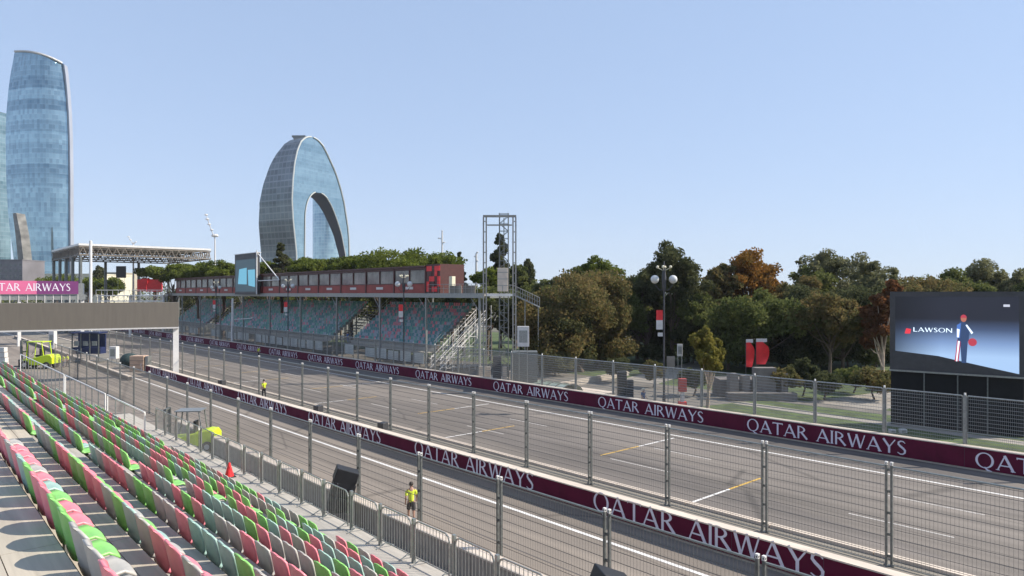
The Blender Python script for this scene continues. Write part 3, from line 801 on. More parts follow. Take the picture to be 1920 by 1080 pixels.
p = a0; mb.quad([a0, a, a+off, a0+off]); mb.build('tread', M['deckgrey'], r)
mb = MB()
for t in (.0, .45, .95):
    for o_ in (Vector((0,0,0)), off):
        p = a.lerp(b, t) + o_; mb.tube((p.x,p.y,0), p, .06)
mb.build('support', M['steel'], r)

# ---------------------------------------------------------------- gantry over the pit lane
r = empty('gantry', (24.1, 84.0, 0), 'plain taupe box gantry spanning the pit lane on a white leg', 'gantry')
r.rotation_euler.z = math.atan2(84.0-87.6, 24.1-8.3)
mb = MB(); mb.box(-22, -.6, 5.72, .25, .6, 8.5)
bevel(mb.build('beam', M['gantry'], r), .03)
mb = MB(); mb.box(-22, -.66, 5.55, .28, .66, 5.71); mb.build('trim', M['sign'], r)
mb = MB(); mb.box(-.3, -.3, .25, .28, .3, 5.54); mb.build('leg', M['white_steel'], r)
mb = MB(); mb.box(-.6, -.6, -.02, .6, .6, .25); mb.build('foot', M['concrete'], r)

# ---------------------------------------------------------------- far banner bridge, stage roof
r = empty('footbridge', (26.2, 151, 0), 'far footbridge with a pink to purple banner at the left edge', 'footbridge')
mb = MB(); mb.box(-24, -.1, 9.35, -6.5, .1, 11.75, 0); mb.box(-6.5, -.1, 9.35, 0, .1, 11.75, 1); mb.build('banner', [M['pink'], M['purple']], r)
t = text_mesh('lettering', 'QATAR AIRWAYS', 1.35, 13.2, M['letter']); o = link('lettering', t, r); o.location = (-14.5, -.11, 9.95)
mb = MB(); mb.box(-24, .2, 8.3, 1.2, 2.4, 9.3); mb.box(-24,2.3,9.3,1.2,2.4,11.4); mb.build('deck', M['steel'], r)
mb = MB()
for x in np.arange(-23.5, .2, 1.3): mb.box(x, .12, 7.4, x+.12, .19, 9.3)
mb.box(-24,.1,7.3,1,.18,7.45); mb.build('rail', M['sign'], r)
for x in (-22, -9, .8):
    mb = MB(); mb.box(x-.25, .5, 0, x+.25, 1.4, 8.28); mb.build('leg', M['white_steel'], r)

r = empty('stage_roof', (30.6, 176, 0), 'wide white flat canopy on truss columns beyond the pit lane', 'canopy')
mb = MB(); mb.box(0, 0, 20.0, 28, 34, 20.45); mb.build('roof_sheet', M['white_steel'], r)
mb = MB()
for (a, b) in (((0,.2),(28,.2)),((0,33.8),(28,33.8)),((.2,0),(.2,34)),((27.8,0),(27.8,34)),((0,12),(28,12)),((0,23),(28,23))):
    L = math.hypot(b[0]-a[0], b[1]-a[1]); n = int(L/1.6)
    P_ = lambda t, z: (a[0]+(b[0]-a[0])*t, a[1]+(b[1]-a[1])*t, z)
    mb.path([P_(0,17.9), P_(1,17.9)], .16); mb.path([P_(0,19.7), P_(1,19.7)], .14)
    for i in range(n): mb.tube(P_(i/n,17.9), P_((i+.5)/n,19.7), .1); mb.tube(P_((i+.5)/n,19.7), P_((i+1)/n,17.9), .1)
mb.build('truss', mat('dark_truss', (.20,.17,.14), .6, var=.3, scale=.5), r)
for (x, y) in ((.4,.4),(.4,9),(.4,17),(.4,25),(.4,33.6),(20,33.6),(27.6,33.6),(12,33.6),(25.6,18),(27.6,25)):
    mb = MB(); mb.tube((x,y,0),(x,y,17.8), .35, n=8); mb.build('column', M['steel_dark'], r)
for i, px in enumerate((155, 170)):
    r = empty('flagpole', at(px, 145, 0), ['tall white pole left of the pair at the canopy corner','tall white pole right of the pair at the canopy corner'][i], 'pole')
    mb = MB(); mb.lathe((0,0,0), [(.9,0),(.9,.5),(.3,.55),(.28, 20.5 if i else 11.5),(.0,20.6 if i else 11.6)], 10); mb.build('pole', M['white_steel'], r)
    mb = MB(); mb.box(-1,-1,-.02,1,1,.3); mb.build('base', M['concrete'], r)

# ---------------------------------------------------------------- street lamps with globes
def street_lamp(loc):
    r = empty('street_lamp', loc, '', 'street lamp', 'globe street lamps along the promenade')
    mb = MB(); mb.lathe((0,0,0), [(.28,0),(.28,.3),(.16,.4),(.13,1.2),(.09,1.4),(.07,9.6),(.10,9.7),(.16,9.9),(.2,10.6),(.12,11.4),(.05,12.0),(0,12.1)], 10); mb.build('pole', M['dark'], r)
    for s in (-1, 1):
        mb = MB(); mb.path([(0,0,9.8),(s*.35*CA,-s*.35*SA,9.75),(s*.72*CA,-s*.72*SA,10.2)], .03)
        arm = mb.build('arm', M['dark'], r)
        mb = MB(); mb.sphere((s*.73*CA,-s*.73*SA,10.62), .34, 16, 10); mb.build('globe', M['globe'], r, True)
    for k in range(4):
        a = k*math.pi/2 + .5
        mb = MB(); mb.tube((0,0,11.3),(.5*math.cos(a),.5*math.sin(a),11.55), .025); mb.sphere((.52*math.cos(a),.52*math.sin(a),11.62), .12, 8, 6); mb.build('small_lamp', M['cream'], r)
    mb = MB(); mb.box(-.62*CA-.02, .0, 6.6, -.6*CA, .0, 6.6)
    g = MB(); e = Vector((-CA, SA, 0))
    def pl(a, b, z0, z1, m, n_='banner'):
        q = MB(); t = Vector((SA,CA,0))*.015
        p0, p1 = e*a, e*b
        q.v = [tuple(p + t*s + Vector((0,0,z))) for s in (-1,1) for z in (z0,z1) for p in (p0,p1)]
        q.f = [(0,1,3,2),(4,6,7,5),(0,4,5,1),(2,3,7,6),(0,2,6,4),(1,5,7,3)]; q.m = [0]*6
        return q.build(n_, m, r)
    pl(.1,.62,7.35,8.15,M['bright_red']); pl(.1,.62,6.6,7.35,M['sign']); pl(.1,.5,6.05,6.35,M['sign'],'plate')
    return r
lamps = [((46.2, yat(1245, 46.2), 0), 'globe lamp with red and white banner before the dark trees'), ((46.2, yat(757, 46.2), 0), 'globe lamp in front of the chequered end of the box row'),
         ((46.2, yat(540, 46.2), 0), 'globe lamp between the narrow screen and the box row middle'), ((46.2, yat(405, 46.2), 0), 'globe lamp left of the narrow video screen')]
sl0 = None
for loc, lab in lamps:
    if sl0 is None: sl0 = street_lamp(loc); o = sl0
    else: o = tree_copy(sl0, loc)
    o['label'] = lab

# high masts
def mast(px, d, ztop, label, arms):
    r = empty('floodlight_mast', at(px, d), label, 'light mast')
    mb = MB(); mb.lathe((0,0,0), [(.4,0),(.3,.8),(.18,ztop),(0,ztop+.05)], 8); mb.build('pole', M['sign'], r)
    for (dx, z, s) in arms:
        mb = MB(); e = Vector((CA,-SA,0)); c = e*dx + Vector((0,0,z)); mb.tube((0,0,min(z,ztop)-.3), c, .08); 
        mb.lathe(tuple(c), [(0,-s*.35),(s*.8,-s*.3),(s,0),(s*.7,s*.4),(0,s*.45)], 10); mb.build('lamp_head', M['sign'], r)
mast(403, 190, 24.5, 'tall mast with a drum head and drooping lamps left of the arch tower', [(0,25.3,1.0),(-.9,26.9,.5),(-1.6,28.4,.5),(-2.1,29.8,.55),(-2.4,31,.5)])
mast(250, 190, 23, 'slim pale mast in front of the white canopy', [(0,23.3,.4),(-.8,24.2,.35),(-1.3,25,.35),(.7,23.6,.3)])
mast(829, 170, 24.5, 'thin mast with short arms over the pines right of the arch tower', [(-.7,23.0,.35),(.5,22.0,.3),(.0,24.8,.3),(-1.9,18.5,.35)])
mast(893, 130, 17.0, 'small lamp cluster left of the lift tower', [(.2,17.2,.25),(-.2,16.4,.25),(.2,15.6,.25)])
mast(436, 120, 8.6, 'slim steel post with an angled arm below the narrow screen', [(3.4,5.2,.3)])

# ---------------------------------------------------------------- skyscrapers
def glassmat(name, c0, c1, floor, ux=None, rough=.12, metal=.75, mull=.0):
    m = bpy.data.materials.new(name); m.use_nodes = True; N = m.node_tree; L = N.links; p = N.nodes['Principled BSDF']
    p.inputs['Roughness'].default_value = rough; p.inputs['Metallic'].default_value = metal
    tc = node(N,'ShaderNodeTexCoord'); sx = node(N,'ShaderNodeSeparateXYZ'); L.new(tc.outputs['UV'], sx.inputs[0])
    def fr(out, sc_):
        a = node(N,'ShaderNodeMath', operation='MULTIPLY'); a.inputs[1].default_value = sc_; L.new(out, a.inputs[0]); return a
    u = fr(sx.outputs['X'], 1/ux); v = fr(sx.outputs['Y'], 1/floor)
    cb = node(N,'ShaderNodeCombineXYZ'); 
    fu = node(N,'ShaderNodeMath', operation='FLOOR'); fv = node(N,'ShaderNodeMath', operation='FLOOR'); L.new(u.outputs[0], fu.inputs[0]); L.new(v.outputs[0], fv.inputs[0])
    L.new(fu.outputs[0], cb.inputs[0]); L.new(fv.outputs[0], cb.inputs[1])
    wn = node(N,'ShaderNodeTexWhiteNoise', noise_dimensions='2D'); L.new(cb.outputs[0], wn.inputs['Vector'])
    wf = node(N,'ShaderNodeTexWhiteNoise', noise_dimensions='1D'); 
    # bands of several floors
    b5 = node(N,'ShaderNodeMath', operation='MULTIPLY'); b5.inputs[1].default_value = .45; L.new(v.outputs[0], b5.inputs[0])
    bf = node(N,'ShaderNodeMath', operation='FLOOR'); L.new(b5.outputs[0], bf.inputs[0]); L.new(bf.outputs[0], wf.inputs['W'])
    ad = node(N,'ShaderNodeMath', operation='MULTIPLY_ADD'); ad.inputs[1].default_value = .42; L.new(wn.outputs['Value'], ad.inputs[0])
    ad2 = node(N,'ShaderNodeMath', operation='MULTIPLY'); ad2.inputs[1].default_value = .58; L.new(wf.outputs['Value'], ad2.inputs[0]); L.new(ad2.outputs[0], ad.inputs[2])
    mx = node(N,'ShaderNodeMixRGB'); mx.inputs[1].default_value = (*c0,1); mx.inputs[2].default_value = (*c1,1); L.new(ad.outputs[0], mx.inputs[0])
    # floor lines / mullions
    fv2 = node(N,'ShaderNodeMath', operation='FRACT'); L.new(v.outputs[0], fv2.inputs[0])
    lt = node(N,'ShaderNodeMath', operation='LESS_THAN'); lt.inputs[1].default_value = .22; L.new(fv2.outputs[0], lt.inputs[0])
    fu2 = node(N,'ShaderNodeMath', operation='FRACT'); L.new(u.outputs[0], fu2.inputs[0])
    lu = node(N,'ShaderNodeMath', operation='LESS_THAN'); lu.inputs[1].default_value = .14; L.new(fu2.outputs[0], lu.inputs[0])
    mm = node(N,'ShaderNodeMath', operation='MAXIMUM'); L.new(lt.outputs[0], mm.inputs[0]); L.new(lu.outputs[0], mm.inputs[1])
    ms = node(N,'ShaderNodeMath', operation='MULTIPLY'); ms.inputs[1].default_value = mull; L.new(mm.outputs[0], ms.inputs[0])
    m2 = node(N,'ShaderNodeMixRGB'); L.new(ms.outputs[0], m2.inputs[0]); L.new(mx.outputs[0], m2.inputs[1]); m2.inputs[2].default_value = (.75,.78,.78,1)
    L.new(m2.outputs[0], p.inputs['Base Color'])
    return m
def uv_box(o, ufun):
    me = o.data; uvl = me.uv_layers.new(name='UVMap')
    for lp in me.loops: uvl.data[lp.index].uv = ufun(me.vertices[lp.vertex_index].co)
GM_TOWER = glassmat('tower_glass', (.13,.23,.30), (.42,.58,.62), 3.9, 2.2, .10, .8, .12)
def loft(name, rings, m, parent, closed=True, cap=True, uw=1.0):
    mb = MB(); n = len(rings[0]); 
    for rg in rings: mb.v += [tuple(p) for p in rg]
    for i in range(len(rings)-1):
        for j in range(n if closed else n-1):
            j2 = (j+1) % n; mb.f.append((i*n+j, i*n+j2, (i+1)*n+j2, (i+1)*n+j)); mb.m.append(0)
    if cap: mb.f.append(tuple((len(rings)-1)*n + j for j in range(n))); mb.m.append(0)
    o = mb.build(name, m, parent)
    me = o.data; uvl = me.uv_layers.new(name='UVMap'); per = []
    acc = 0
    for j in range(n): per.append(acc); acc += (Vector(rings[len(rings)//2][j]) - Vector(rings[len(rings)//2][(j+1)%n])).length
    for lp in me.loops:
        v = me.vertices[lp.vertex_index]; uvl.data[lp.index].uv = (per[v.index % n], v.co.z)
    return o
# the bulging tower on the left
DT = 560.0; sT = DT/FP
org = Vector(at(76, DT, 0)); TR = Vector((CA,-SA,0)); TF = Vector((SA,CA,0))
tw = empty('skyscraper', org, 'tall bulging blue glass tower with a slanted top at the left', 'tower')
def twz(y): return CH - (y-550)*sT
prof = [(560,34,138),(520,30,138.5),(460,22,138.5),(400,15,138),(330,11.5,138),(260,10.5,137),(210,12,135),(170,15.5,132),(140,19.5,129),(122,23,126.5),(97,27.5,124)]
rings = []
nn = 22
TP = lambda px, e, z: Vector(at(px, DT+e, z)) - org
for (y, xl, xr) in prof:
    z = max(twz(y), 0); a, b = (xl-76)*sT, (xr-9-76)*sT; c = (a+b)/2; h = (b-a)/2; rg = []
    for j in range(nn+1):      # front: shallow convex arc
        t = -1 + 2*j/nn; zz = z
        if y <= 122: zz = z - (0 if y == 122 else (t+1)/2*(twz(97)-twz(119)))
        rg.append(TP((xl+xr-9)/2 + (xr-9-xl)/2*t, -9*(1-t*t), zz))
    rg.append(TP(xr-12, 26, rg[-1].z)); rg.append(TP(xl+3, 26, rg[0].z))
    rings.append(rg)
loft('glass_facade', rings, GM_TOWER, tw)
# side fin
rings = []
for (y, xl, xr) in prof:
    z = max(twz(y),0)
    if y == 97: z = twz(120)
    a, b = (xr-8.6-76)*sT, (xr-76)*sT
    rings.append([TP(xr-8.8, -.5, z), TP(xr-6, -1, z), TP(xr, 4, z), TP(xr-3, 27, z), TP(xr-11, 27, z)])
loft('side_fin', rings, mat('grey_cladding', (.40,.42,.47), .4, .3, var=.1, scale=.05), tw)
mb = MB(); mb.path([TP(28 + 88*i/10, -9.3*(1-(2*i/10-1)**2)-.4, twz(96.5 + 22*i/10)) for i in range(11)], .9, 6); mb.build('roof_edge', M['sign'], tw)
# neighbour tower at frame edge
nb = empty('skyscraper', at(-30, 640, 0), 'second glass tower cut by the left edge of the picture', 'tower')
s2 = 640/FP; rings = []
for (y, xl, xr) in ((560,-60,14),(520,-70,12),(400,-80,11),(300,-85,10.5),(211,-85,9)):
    z = max(CH-(y-550)*s2, 0); rings.append([TR*((xl+30)*s2)+TF*0+Vector((0,0,z)), TR*((xr-5+30)*s2)+TF*-4+Vector((0,0,z)), TR*((xr+30)*s2)+TF*6+Vector((0,0,z)), TR*((xl+30)*s2)+TF*40+Vector((0,0,z))])
loft('glass_facade', rings, glassmat('dark_tower_glass', (.12,.22,.24), (.36,.50,.50), 3.9, 2.4, .12, .7, .2), nb)
# low dark buildings at the towers' foot
def block(name, px0, px1, ytop, d, dep, m, label, ybase=550, windows=True):
    s = d/FP; r = empty(name, at((px0+px1)/2, d), label, 'building', rz=-A); w_ = (px1-px0)*s/2; h = CH-(ytop-550)*s
    mb = MB(); mb.box(-w_, 0, 0, w_, dep, h); mb.build('wall', m, r)
    mb = MB(); mb.box(-w_-.2, -.2, h+.01, w_+.2, dep+.2, h+.5); mb.build('roof', m, r)
    if windows:
        mb = MB(); fl = 3.4; z = 2.0
        while z < h-2.2:
            x = -w_+1.2
            while x < w_-1.6: mb.box(x, -.06, z, x+1.5, -.005, z+1.7); x += 2.9
            z += fl
        mb.build('windows', M['glass'], r)
    return r
block('office_block', -40, 42, 488, 420, 20, mat('grey_block', (.16,.15,.16), .7, var=.2, scale=.1), 'low dark grey office block at the foot of the left towers')
block('exhibition_hall', 84, 182, 515, 330, 30, mat('pale_hall', (.62,.58,.45), .7, var=.1, scale=.1), 'low cream hall behind the white canopy')
block('apartment_block', 196, 225, 512, 420, 20, mat('tan_block', (.40,.36,.28), .7, var=.1, scale=.1), 'small tan building right of the dark cypress at the left')
# brown leaning slab set in front of the bulging tower's foot
lt = empty('leaning_slab', at(34, 500, 0), 'narrow brown ribbed slab leaning before the bulging tower foot', 'tower wing'); s3 = 500/FP; rings = []
for (y, xl, xr) in ((560,38,56),(500,35,51),(440,29,44),(400,24,36)):
    z = max(CH-(y-550)*s3,0); rings.append([TR*((xl-34)*s3)+Vector((0,0,z)), TR*((xr-34)*s3)+TF*-3+Vector((0,0,z)), TR*((xr-34)*s3)+TF*6+Vector((0,0,z)), TR*((xl-34)*s3)+TF*6+Vector((0,0,z))])
loft('ribbed_face', rings, mat('brown_ribbed', (.17,.165,.15), .6, var=.45, scale=.12, stretch=(1,1,2.2)), lt)

# the arch tower
DA = 720.0; s = DA/FP; th = R(48)
arch = empty('arch_tower', at(583, DA, 0), 'oval glass arch tower with a tall opening rising over the trees', 'tower')
AO = Vector(at(583, DA, 0))
U = (Vector(at(652, DA+46, 0)) - Vector(at(547, DA-24, 0))).normalized(); V = Vector((-U.y, U.x, 0))
def tU(dp):
    "distance along the front face at which image column 583+dp is met"
    q = Vector(at(583+dp, 1, 0)); den = q.x*U.y - q.y*U.x      # AO + U t = q k
    k = (AO.x*U.y - AO.y*U.x)/den; return (q*k - AO).dot(U)
kx = 1.0
def tV(dp, a):
    "thickness that shows as dp columns left of front-face column a"
    B = AO + U*tU(a); q = Vector(at(583+a-dp, 1, 0)); den = q.x*V.y - q.y*V.x
    k = (B.x*V.y - B.y*V.x)/den; return (q*k - B).dot(V)
print('ARCH V', tV(65, -36), 'U', tU(69)-tU(-36))
outL = [(478,-27.5),(440,-31.5),(417,-34),(380,-36),(344,-34.4),(312,-31),(288,-26),(270,-19),(262,-12),(258,-6),(256.5,0)]
outR = [(478,72),(440,71),(417,69),(370,62),(345,56),(324,49.6),(308,43.5),(295,37),(280,29.5),(268,22.5),(261,15),(258,9.5),(256.5,4)]
inL = [(478,-12),(404,-11.3),(390,-9.3),(382,-7.6),(374,-4.8),(367,-1.0),(361,4.5),(357,11)]
inR = [(478,65),(434,57),(415,51.5),(402,47),(390,42.5),(378,37),(366,29.5),(360,22.5),(357,13)]
Z = lambda y: CH-(y-550)*s
def interp(tab, z):
    zs = [Z(y) for y, _ in tab]; return tU(float(np.interp(z, zs, [x for _, x in tab])))
zb0 = 0.0; levels = list(np.linspace(0, Z(390), 20)) + list(np.linspace(Z(390), Z(359), 14))[1:] + list(np.linspace(Z(359), Z(285), 16))[1:] + list(np.linspace(Z(285), Z(256.5), 18))[1:]
def ext(tab, z): return interp(tab, z)
TV0 = tV(65, -36)
def thick(z): return float(np.interp(z, [0, Z(478), Z(429), Z(390), Z(356), Z(324), Z(300), Z(280), Z(268), Z(258)], [1.14, 1.14, 1.05, .95, .89, .80, .72, .615, .57, .55]))*TV0
def TH(z, a):
    w_ = min(1, max(0, (a - tU(-36))/(tU(69) - tU(-36)))); return thick(z)*(1 - .87*w_**.8)
def face(side, off):
    "front / rear wall with the arch opening; side -1 = front"
    mb = MB()
    for z0, z1 in zip(levels, levels[1:]):
        segs = []
        L0, L1, R0, R1 = ext(outL,z0), ext(outL,z1), ext(outR,z0), ext(outR,z1)
        if z1 <= Z(359)+.5:
            i0, i1, j0, j1 = ext(inL,z0), ext(inL,z1), ext(inR,z0), ext(inR,z1)
            segs = [(L0,i0,L1,i1),(j0,R0,j1,R1)]
        else: segs = [(L0,R0,L1,R1)]
        for a0, b0, a1, b1 in segs:
            PV = lambda a, z: U*a + V*TH(z, a)*off + Vector((0,0,z))
            mb.quad([PV(a0,z0), PV(b0,z0), PV(b1,z1), PV(a1,z1)])
    return mb
def setuv(o, fn):
    me = o.data; uvl = me.uv_layers.new(name='UVMap')
    for lp in me.loops: uvl.data[lp.index].uv = fn(me.vertices[lp.vertex_index].co)
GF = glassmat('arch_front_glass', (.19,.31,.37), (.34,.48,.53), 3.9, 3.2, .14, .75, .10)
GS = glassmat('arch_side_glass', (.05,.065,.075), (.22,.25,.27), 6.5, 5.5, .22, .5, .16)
o = face(-1, 0).build('front_glass', GF, arch); setuv(o, lambda c: (c.dot(U), c.z))
o = face(1, 1).build('rear_glass', GF, arch); setuv(o, lambda c: (c.dot(U), c.z))
for nm, tab in (('left_rim', outL), ('right_rim', outR)):
    mb = MB()
    for z0, z1 in zip(levels, levels[1:]):
        a0, a1 = ext(tab,z0)*kx, ext(tab,z1)*kx
        for q0, q1 in ((0,.25),(.25,.5),(.5,.75),(.75,1)):
            mb.quad([U*a0+V*TH(z0,a0)*q0+Vector((0,0,z0)), U*a0+V*TH(z0,a0)*q1+Vector((0,0,z0)), U*a1+V*TH(z1,a1)*q1+Vector((0,0,z1)), U*a1+V*TH(z1,a1)*q0+Vector((0,0,z1))])
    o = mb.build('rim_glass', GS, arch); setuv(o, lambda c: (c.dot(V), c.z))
for tab in (inL, inR):
    mb = MB()
    zz = [z for z in levels if z <= Z(359)+.5]
    for z0, z1 in zip(zz, zz[1:]):
        a0, a1 = ext(tab,z0)*kx, ext(tab,z1)*kx
        mb.quad([U*a0+Vector((0,0,z0)), U*a0+V*TH(z0,a0)+Vector((0,0,z0)), U*a1+V*TH(z1,a1)+Vector((0,0,z1)), U*a1+Vector((0,0,z1))])
    mb.build('arch_soffit', mat('shade_toned_soffit', (.012,.018,.032), .8, 0, var=.1, spec=.1), arch)  # near-black colour imitates the shadow inside the opening
mb = MB(); 
for tab in (outL, outR):
    pts = [U*(ext(tab,z)*kx) + V*-.6 + Vector((0,0,z)) for z in levels]; mb.path(pts, .75, 5)
for tab in (inL, inR):
    pts = [U*(ext(tab,z)*kx) + V*-.6 + Vector((0,0,z)) for z in levels if z <= Z(359)+.5]; mb.path(pts, .55, 5)
mb.build('edge_trim', mat('pale_trim', (.55,.56,.52), .5, var=.05), arch)
mb = MB(); c = V*(thick(Z(257))*.6); 
q_ = MB(); q_.box(-5,-4,-1,5,4,1.8); q_.box(-7,-3,1.8,7,3,3.6); q_.xf(Matrix.Translation(c + U*(0) + Vector((0,0,Z(258)))) @ Matrix.Rotation(-A, 4, 'Z')); q_.build('roof_plant', M['steel_dark'], arch)
# round tower seen through the opening
mb = MB(); zt_ = levels[-1]; aL, aR = ext(outL, zt_), ext(outR, zt_)
mb.quad([U*aL+Vector((0,0,zt_)), U*aR+Vector((0,0,zt_)), U*aR+V*TH(zt_,aR)+Vector((0,0,zt_)), U*aL+V*TH(zt_,aL)+Vector((0,0,zt_))]); mb.build('roof_ridge', M['steel_dark'], arch)
rt = empty('round_tower', at(614, DA+190, 0), 'round blue glass tower seen through the arch opening', 'tower'); s4 = (DA+190)/FP; rings = []
for y in (560, 500, 440, 400, 372): 
    z = max(CH-(y-550)*s4, 0); rings.append([Vector((27*s4*math.cos(2*math.pi*j/32), 27*s4*math.sin(2*math.pi*j/32), z)) for j in range(32)])
loft('glass_drum', rings, glassmat('round_glass', (.13,.24,.34), (.45,.62,.64), 3.9, 4.0, .12, .7, .3), rt)

# ---------------------------------------------------------------- trees
LM = {
 'pine': leafmat('pine_needles', [(.06,.085,.02),(.13,.16,.03),(.20,.23,.05)], .25),
 'dark': leafmat('dark_foliage', [(.045,.055,.028),(.085,.095,.045),(.145,.14,.065)], .3),
 'green': leafmat('green_foliage', [(.065,.085,.03),(.13,.15,.05),(.22,.225,.08)], .3),
 'brown': leafmat('brown_green_foliage', [(.08,.08,.035),(.135,.135,.055),(.21,.15,.065),(.17,.17,.065)], .5),
 'orange': leafmat('autumn_foliage', [(.10,.085,.03),(.20,.12,.035),(.32,.15,.035),(.24,.17,.05)], .35),
 'pale': leafmat('pale_grey_green_foliage', [(.09,.10,.05),(.17,.17,.085),(.25,.24,.13)], .35),
 'red': leafmat('russet_foliage', [(.09,.06,.03),(.15,.07,.035),(.22,.10,.045),(.11,.10,.04)], .4),
 'yellow': leafmat('yellow_green_foliage', [(.13,.125,.035),(.22,.20,.05),(.28,.23,.06)], .8),
}
def leaves(centres, radii, counts, size, rs, flat=1.0, droop=0):
    P = []
    for c, r, n in zip(centres, radii, counts):
        d = rs.normal(size=(n,3)); d /= np.linalg.norm(d, axis=1)[:,None]
        rr = r * (rs.rand(n) ** .45)[:,None]
        p = np.array(c) + d*rr*np.array([1,1,flat]); P.append(p)
    P = np.concatenate(P); n = len(P)
    a = rs.normal(size=(n,3)); a /= np.linalg.norm(a,axis=1)[:,None]; b = rs.normal(size=(n,3)); b -= (a*b).sum(1)[:,None]*a; b /= np.linalg.norm(b,axis=1)[:,None]
    if droop: a[:,2] -= droop; a /= np.linalg.norm(a,axis=1)[:,None]
    sz = (size*(.55 + .9*rs.rand(n)))[:,None]
    V_ = np.stack([P - a*sz*.5, P + b*sz*.28 , P + a*sz*.5, P - b*sz*.28], 1).reshape(-1,3)
    return V_, n
def mesh_np(name, V_, n, m):
    me = bpy.data.meshes.new(name); me.vertices.add(4*n); me.vertices.foreach_set('co', V_.astype(np.float32).ravel())
    me.loops.add(4*n); me.loops.foreach_set('vertex_index', np.arange(4*n, dtype=np.int32)); me.polygons.add(n)
    me.polygons.foreach_set('loop_start', np.arange(0,4*n,4,dtype=np.int32)); me.polygons.foreach_set('loop_total', np.full(n,4,dtype=np.int32))
    me.update(calc_edges=True); me.materials.append(m); return me
TREES = []
def tree(px, d, ytop, wpx, ybot, kind, label, name='tree', n=7000, leaf=.26, shape='round', trunk='bark', group=None, lean=0, seed=None, stems=1):
    s_ = d/FP; ybot = ybot + (26 if shape in ('round','tall','wispy') and 950 < px and d > 60 and name == 'tree' else 0); H_ = CH-(ytop-(9 if shape in ('round','tall','wispy') else 0)-550)*s_; wpx = wpx*(1.1 if shape in ('round','tall') else 1); zc0 = max(CH-(ybot-550)*s_, .8); W_ = wpx*s_/2; rs = np.random.RandomState(seed if seed is not None else int(px*7+d*3) % 9999)
    r = empty(name, at(px, d), label, 'tree' if name != 'shrub' else 'shrub', group)
    hc = (H_-zc0)/2; zc = zc0 + hc
    cs, rd = [], []
    NL = {'round': 9, 'tall': 8, 'wispy': 12, 'umbrella': 8}.get(shape, 0); lobes = []
    for i in range(NL):
        a_ = 6.283*(i*.618 + rs.rand()*.3); zz = rs.uniform(-.75,.85) if shape != 'umbrella' else rs.uniform(0,.5)
        ex = {'tall': .62*math.sqrt(max(.05, 1-((zz+.25)/1.3)**2)) + .05}.get(shape, .72*math.sqrt(max(.1, 1-zz*zz*.8)))
        lobes.append((math.cos(a_)*ex, math.sin(a_)*ex, zz, rs.uniform(.36,.56)))
    if NL: lobes.append((rs.uniform(-.15,.15), 0, .62, .36)); lobes.append((0, 0, 0, .6))
    K = {'round': 120, 'tall': 110, 'cypress': 22, 'umbrella': 70, 'wispy': 100, 'cedar': 34, 'bush': 40}[shape]
    for i in range(K):
        v = rs.normal(size=3); v /= np.linalg.norm(v); q = rs.rand() ** .35
        x, y, z = v*q
        if shape == 'bush': c = (x*W_*.8, y*W_*.8, zc + z*hc*.8); rr = W_*rs.uniform(.2,.35)
        elif NL:
            lx, ly, lz, lr = lobes[i % len(lobes)]; nv = v*(lr*rs.uniform(.55,1.0))
            zs_ = .55 if shape == 'umbrella' else .8
            c = ((lx+nv[0])*W_*.9, (ly+nv[1])*W_*.9, min(zc + (lz*.8+nv[2]*zs_)*hc, H_ - .12*W_)); rr = W_*rs.uniform(.13,.27)*(1.0 if shape != 'wispy' else .8)
        elif shape == 'round': rx = (1 - .25*max(z,0)) ; c = (x*W_*.85*rx, y*W_*.85*rx, zc + z*hc*.86); rr = W_*rs.uniform(.22,.38)
        elif shape == 'wispy': c = (x*W_*.9, y*W_*.9, zc + z*hc*.9); rr = W_*rs.uniform(.14,.28)
        elif shape == 'umbrella': c = (x*W_*.86, y*W_*.86, zc + abs(z)*hc*.8 - hc*.1*abs(x)); rr = W_*rs.uniform(.14,.26)
        elif shape == 'tall': t = (z+1)/2; k = math.sin(min(1,(1-t)*1.7+.2)*math.pi/2); c = (x*W_*.85*k, y*W_*.85*k, zc + z*hc*.93); rr = W_*rs.uniform(.24,.42)*(.55+.45*k)
        elif shape == 'cypress': t = i/(K-1); c = (x*W_*.3, y*W_*.3, zc0 + t*(H_-zc0)*.93); rr = W_*(.85 if t < .75 else .85*(1-(t-.75)*2.6))
        elif shape == 'cedar': t = i/(K-1); a_ = rs.rand()*6.28; k = (1-t)*.9+.08; c = (math.cos(a_)*W_*k*.7, math.sin(a_)*W_*k*.7, zc0 + t*(H_-zc0)*.95); rr = W_*.32*(.4+.6*(1-t))
        cs.append(c); rd.append(max(rr, .12))
    vol = np.array(rd)**2; cn = np.maximum(30, (n*2.2*vol/vol.sum()).astype(int))
    V_, nl = leaves(cs, rd, cn, leaf*1.2, rs, .62 if shape in ('umbrella','cedar') else .85)
    ob = link('crown', mesh_np('crown', V_, nl, LM[kind]), r)
    mb = MB(); tr = max(.09, min(.32, H_*.022))
    tm = M['palebark'] if trunk == 'pale' else M['bark']
    for sidx in range(stems):
        ba = rs.uniform(-.5,.5,2)*(stems > 1)*1.2
        ang = rs.rand()*6.28; top = Vector((lean + .3*W_*math.cos(ang)*(stems>1), .3*W_*math.sin(ang)*(stems>1), zc0 + hc*.5)); b0 = Vector((ba[0],ba[1],-.05))
        mid = b0.lerp(top,.5) + Vector((rs.uniform(-.25,.25), rs.uniform(-.25,.25), 0))
        mb.tube(b0, b0.lerp(mid,.12), tr*1.35, tr, 8, cap=False); mb.tube(b0.lerp(mid,.12), mid, tr, tr*.8, 8, cap=False); mb.tube(mid, top, tr*.8, tr*.45, 8)
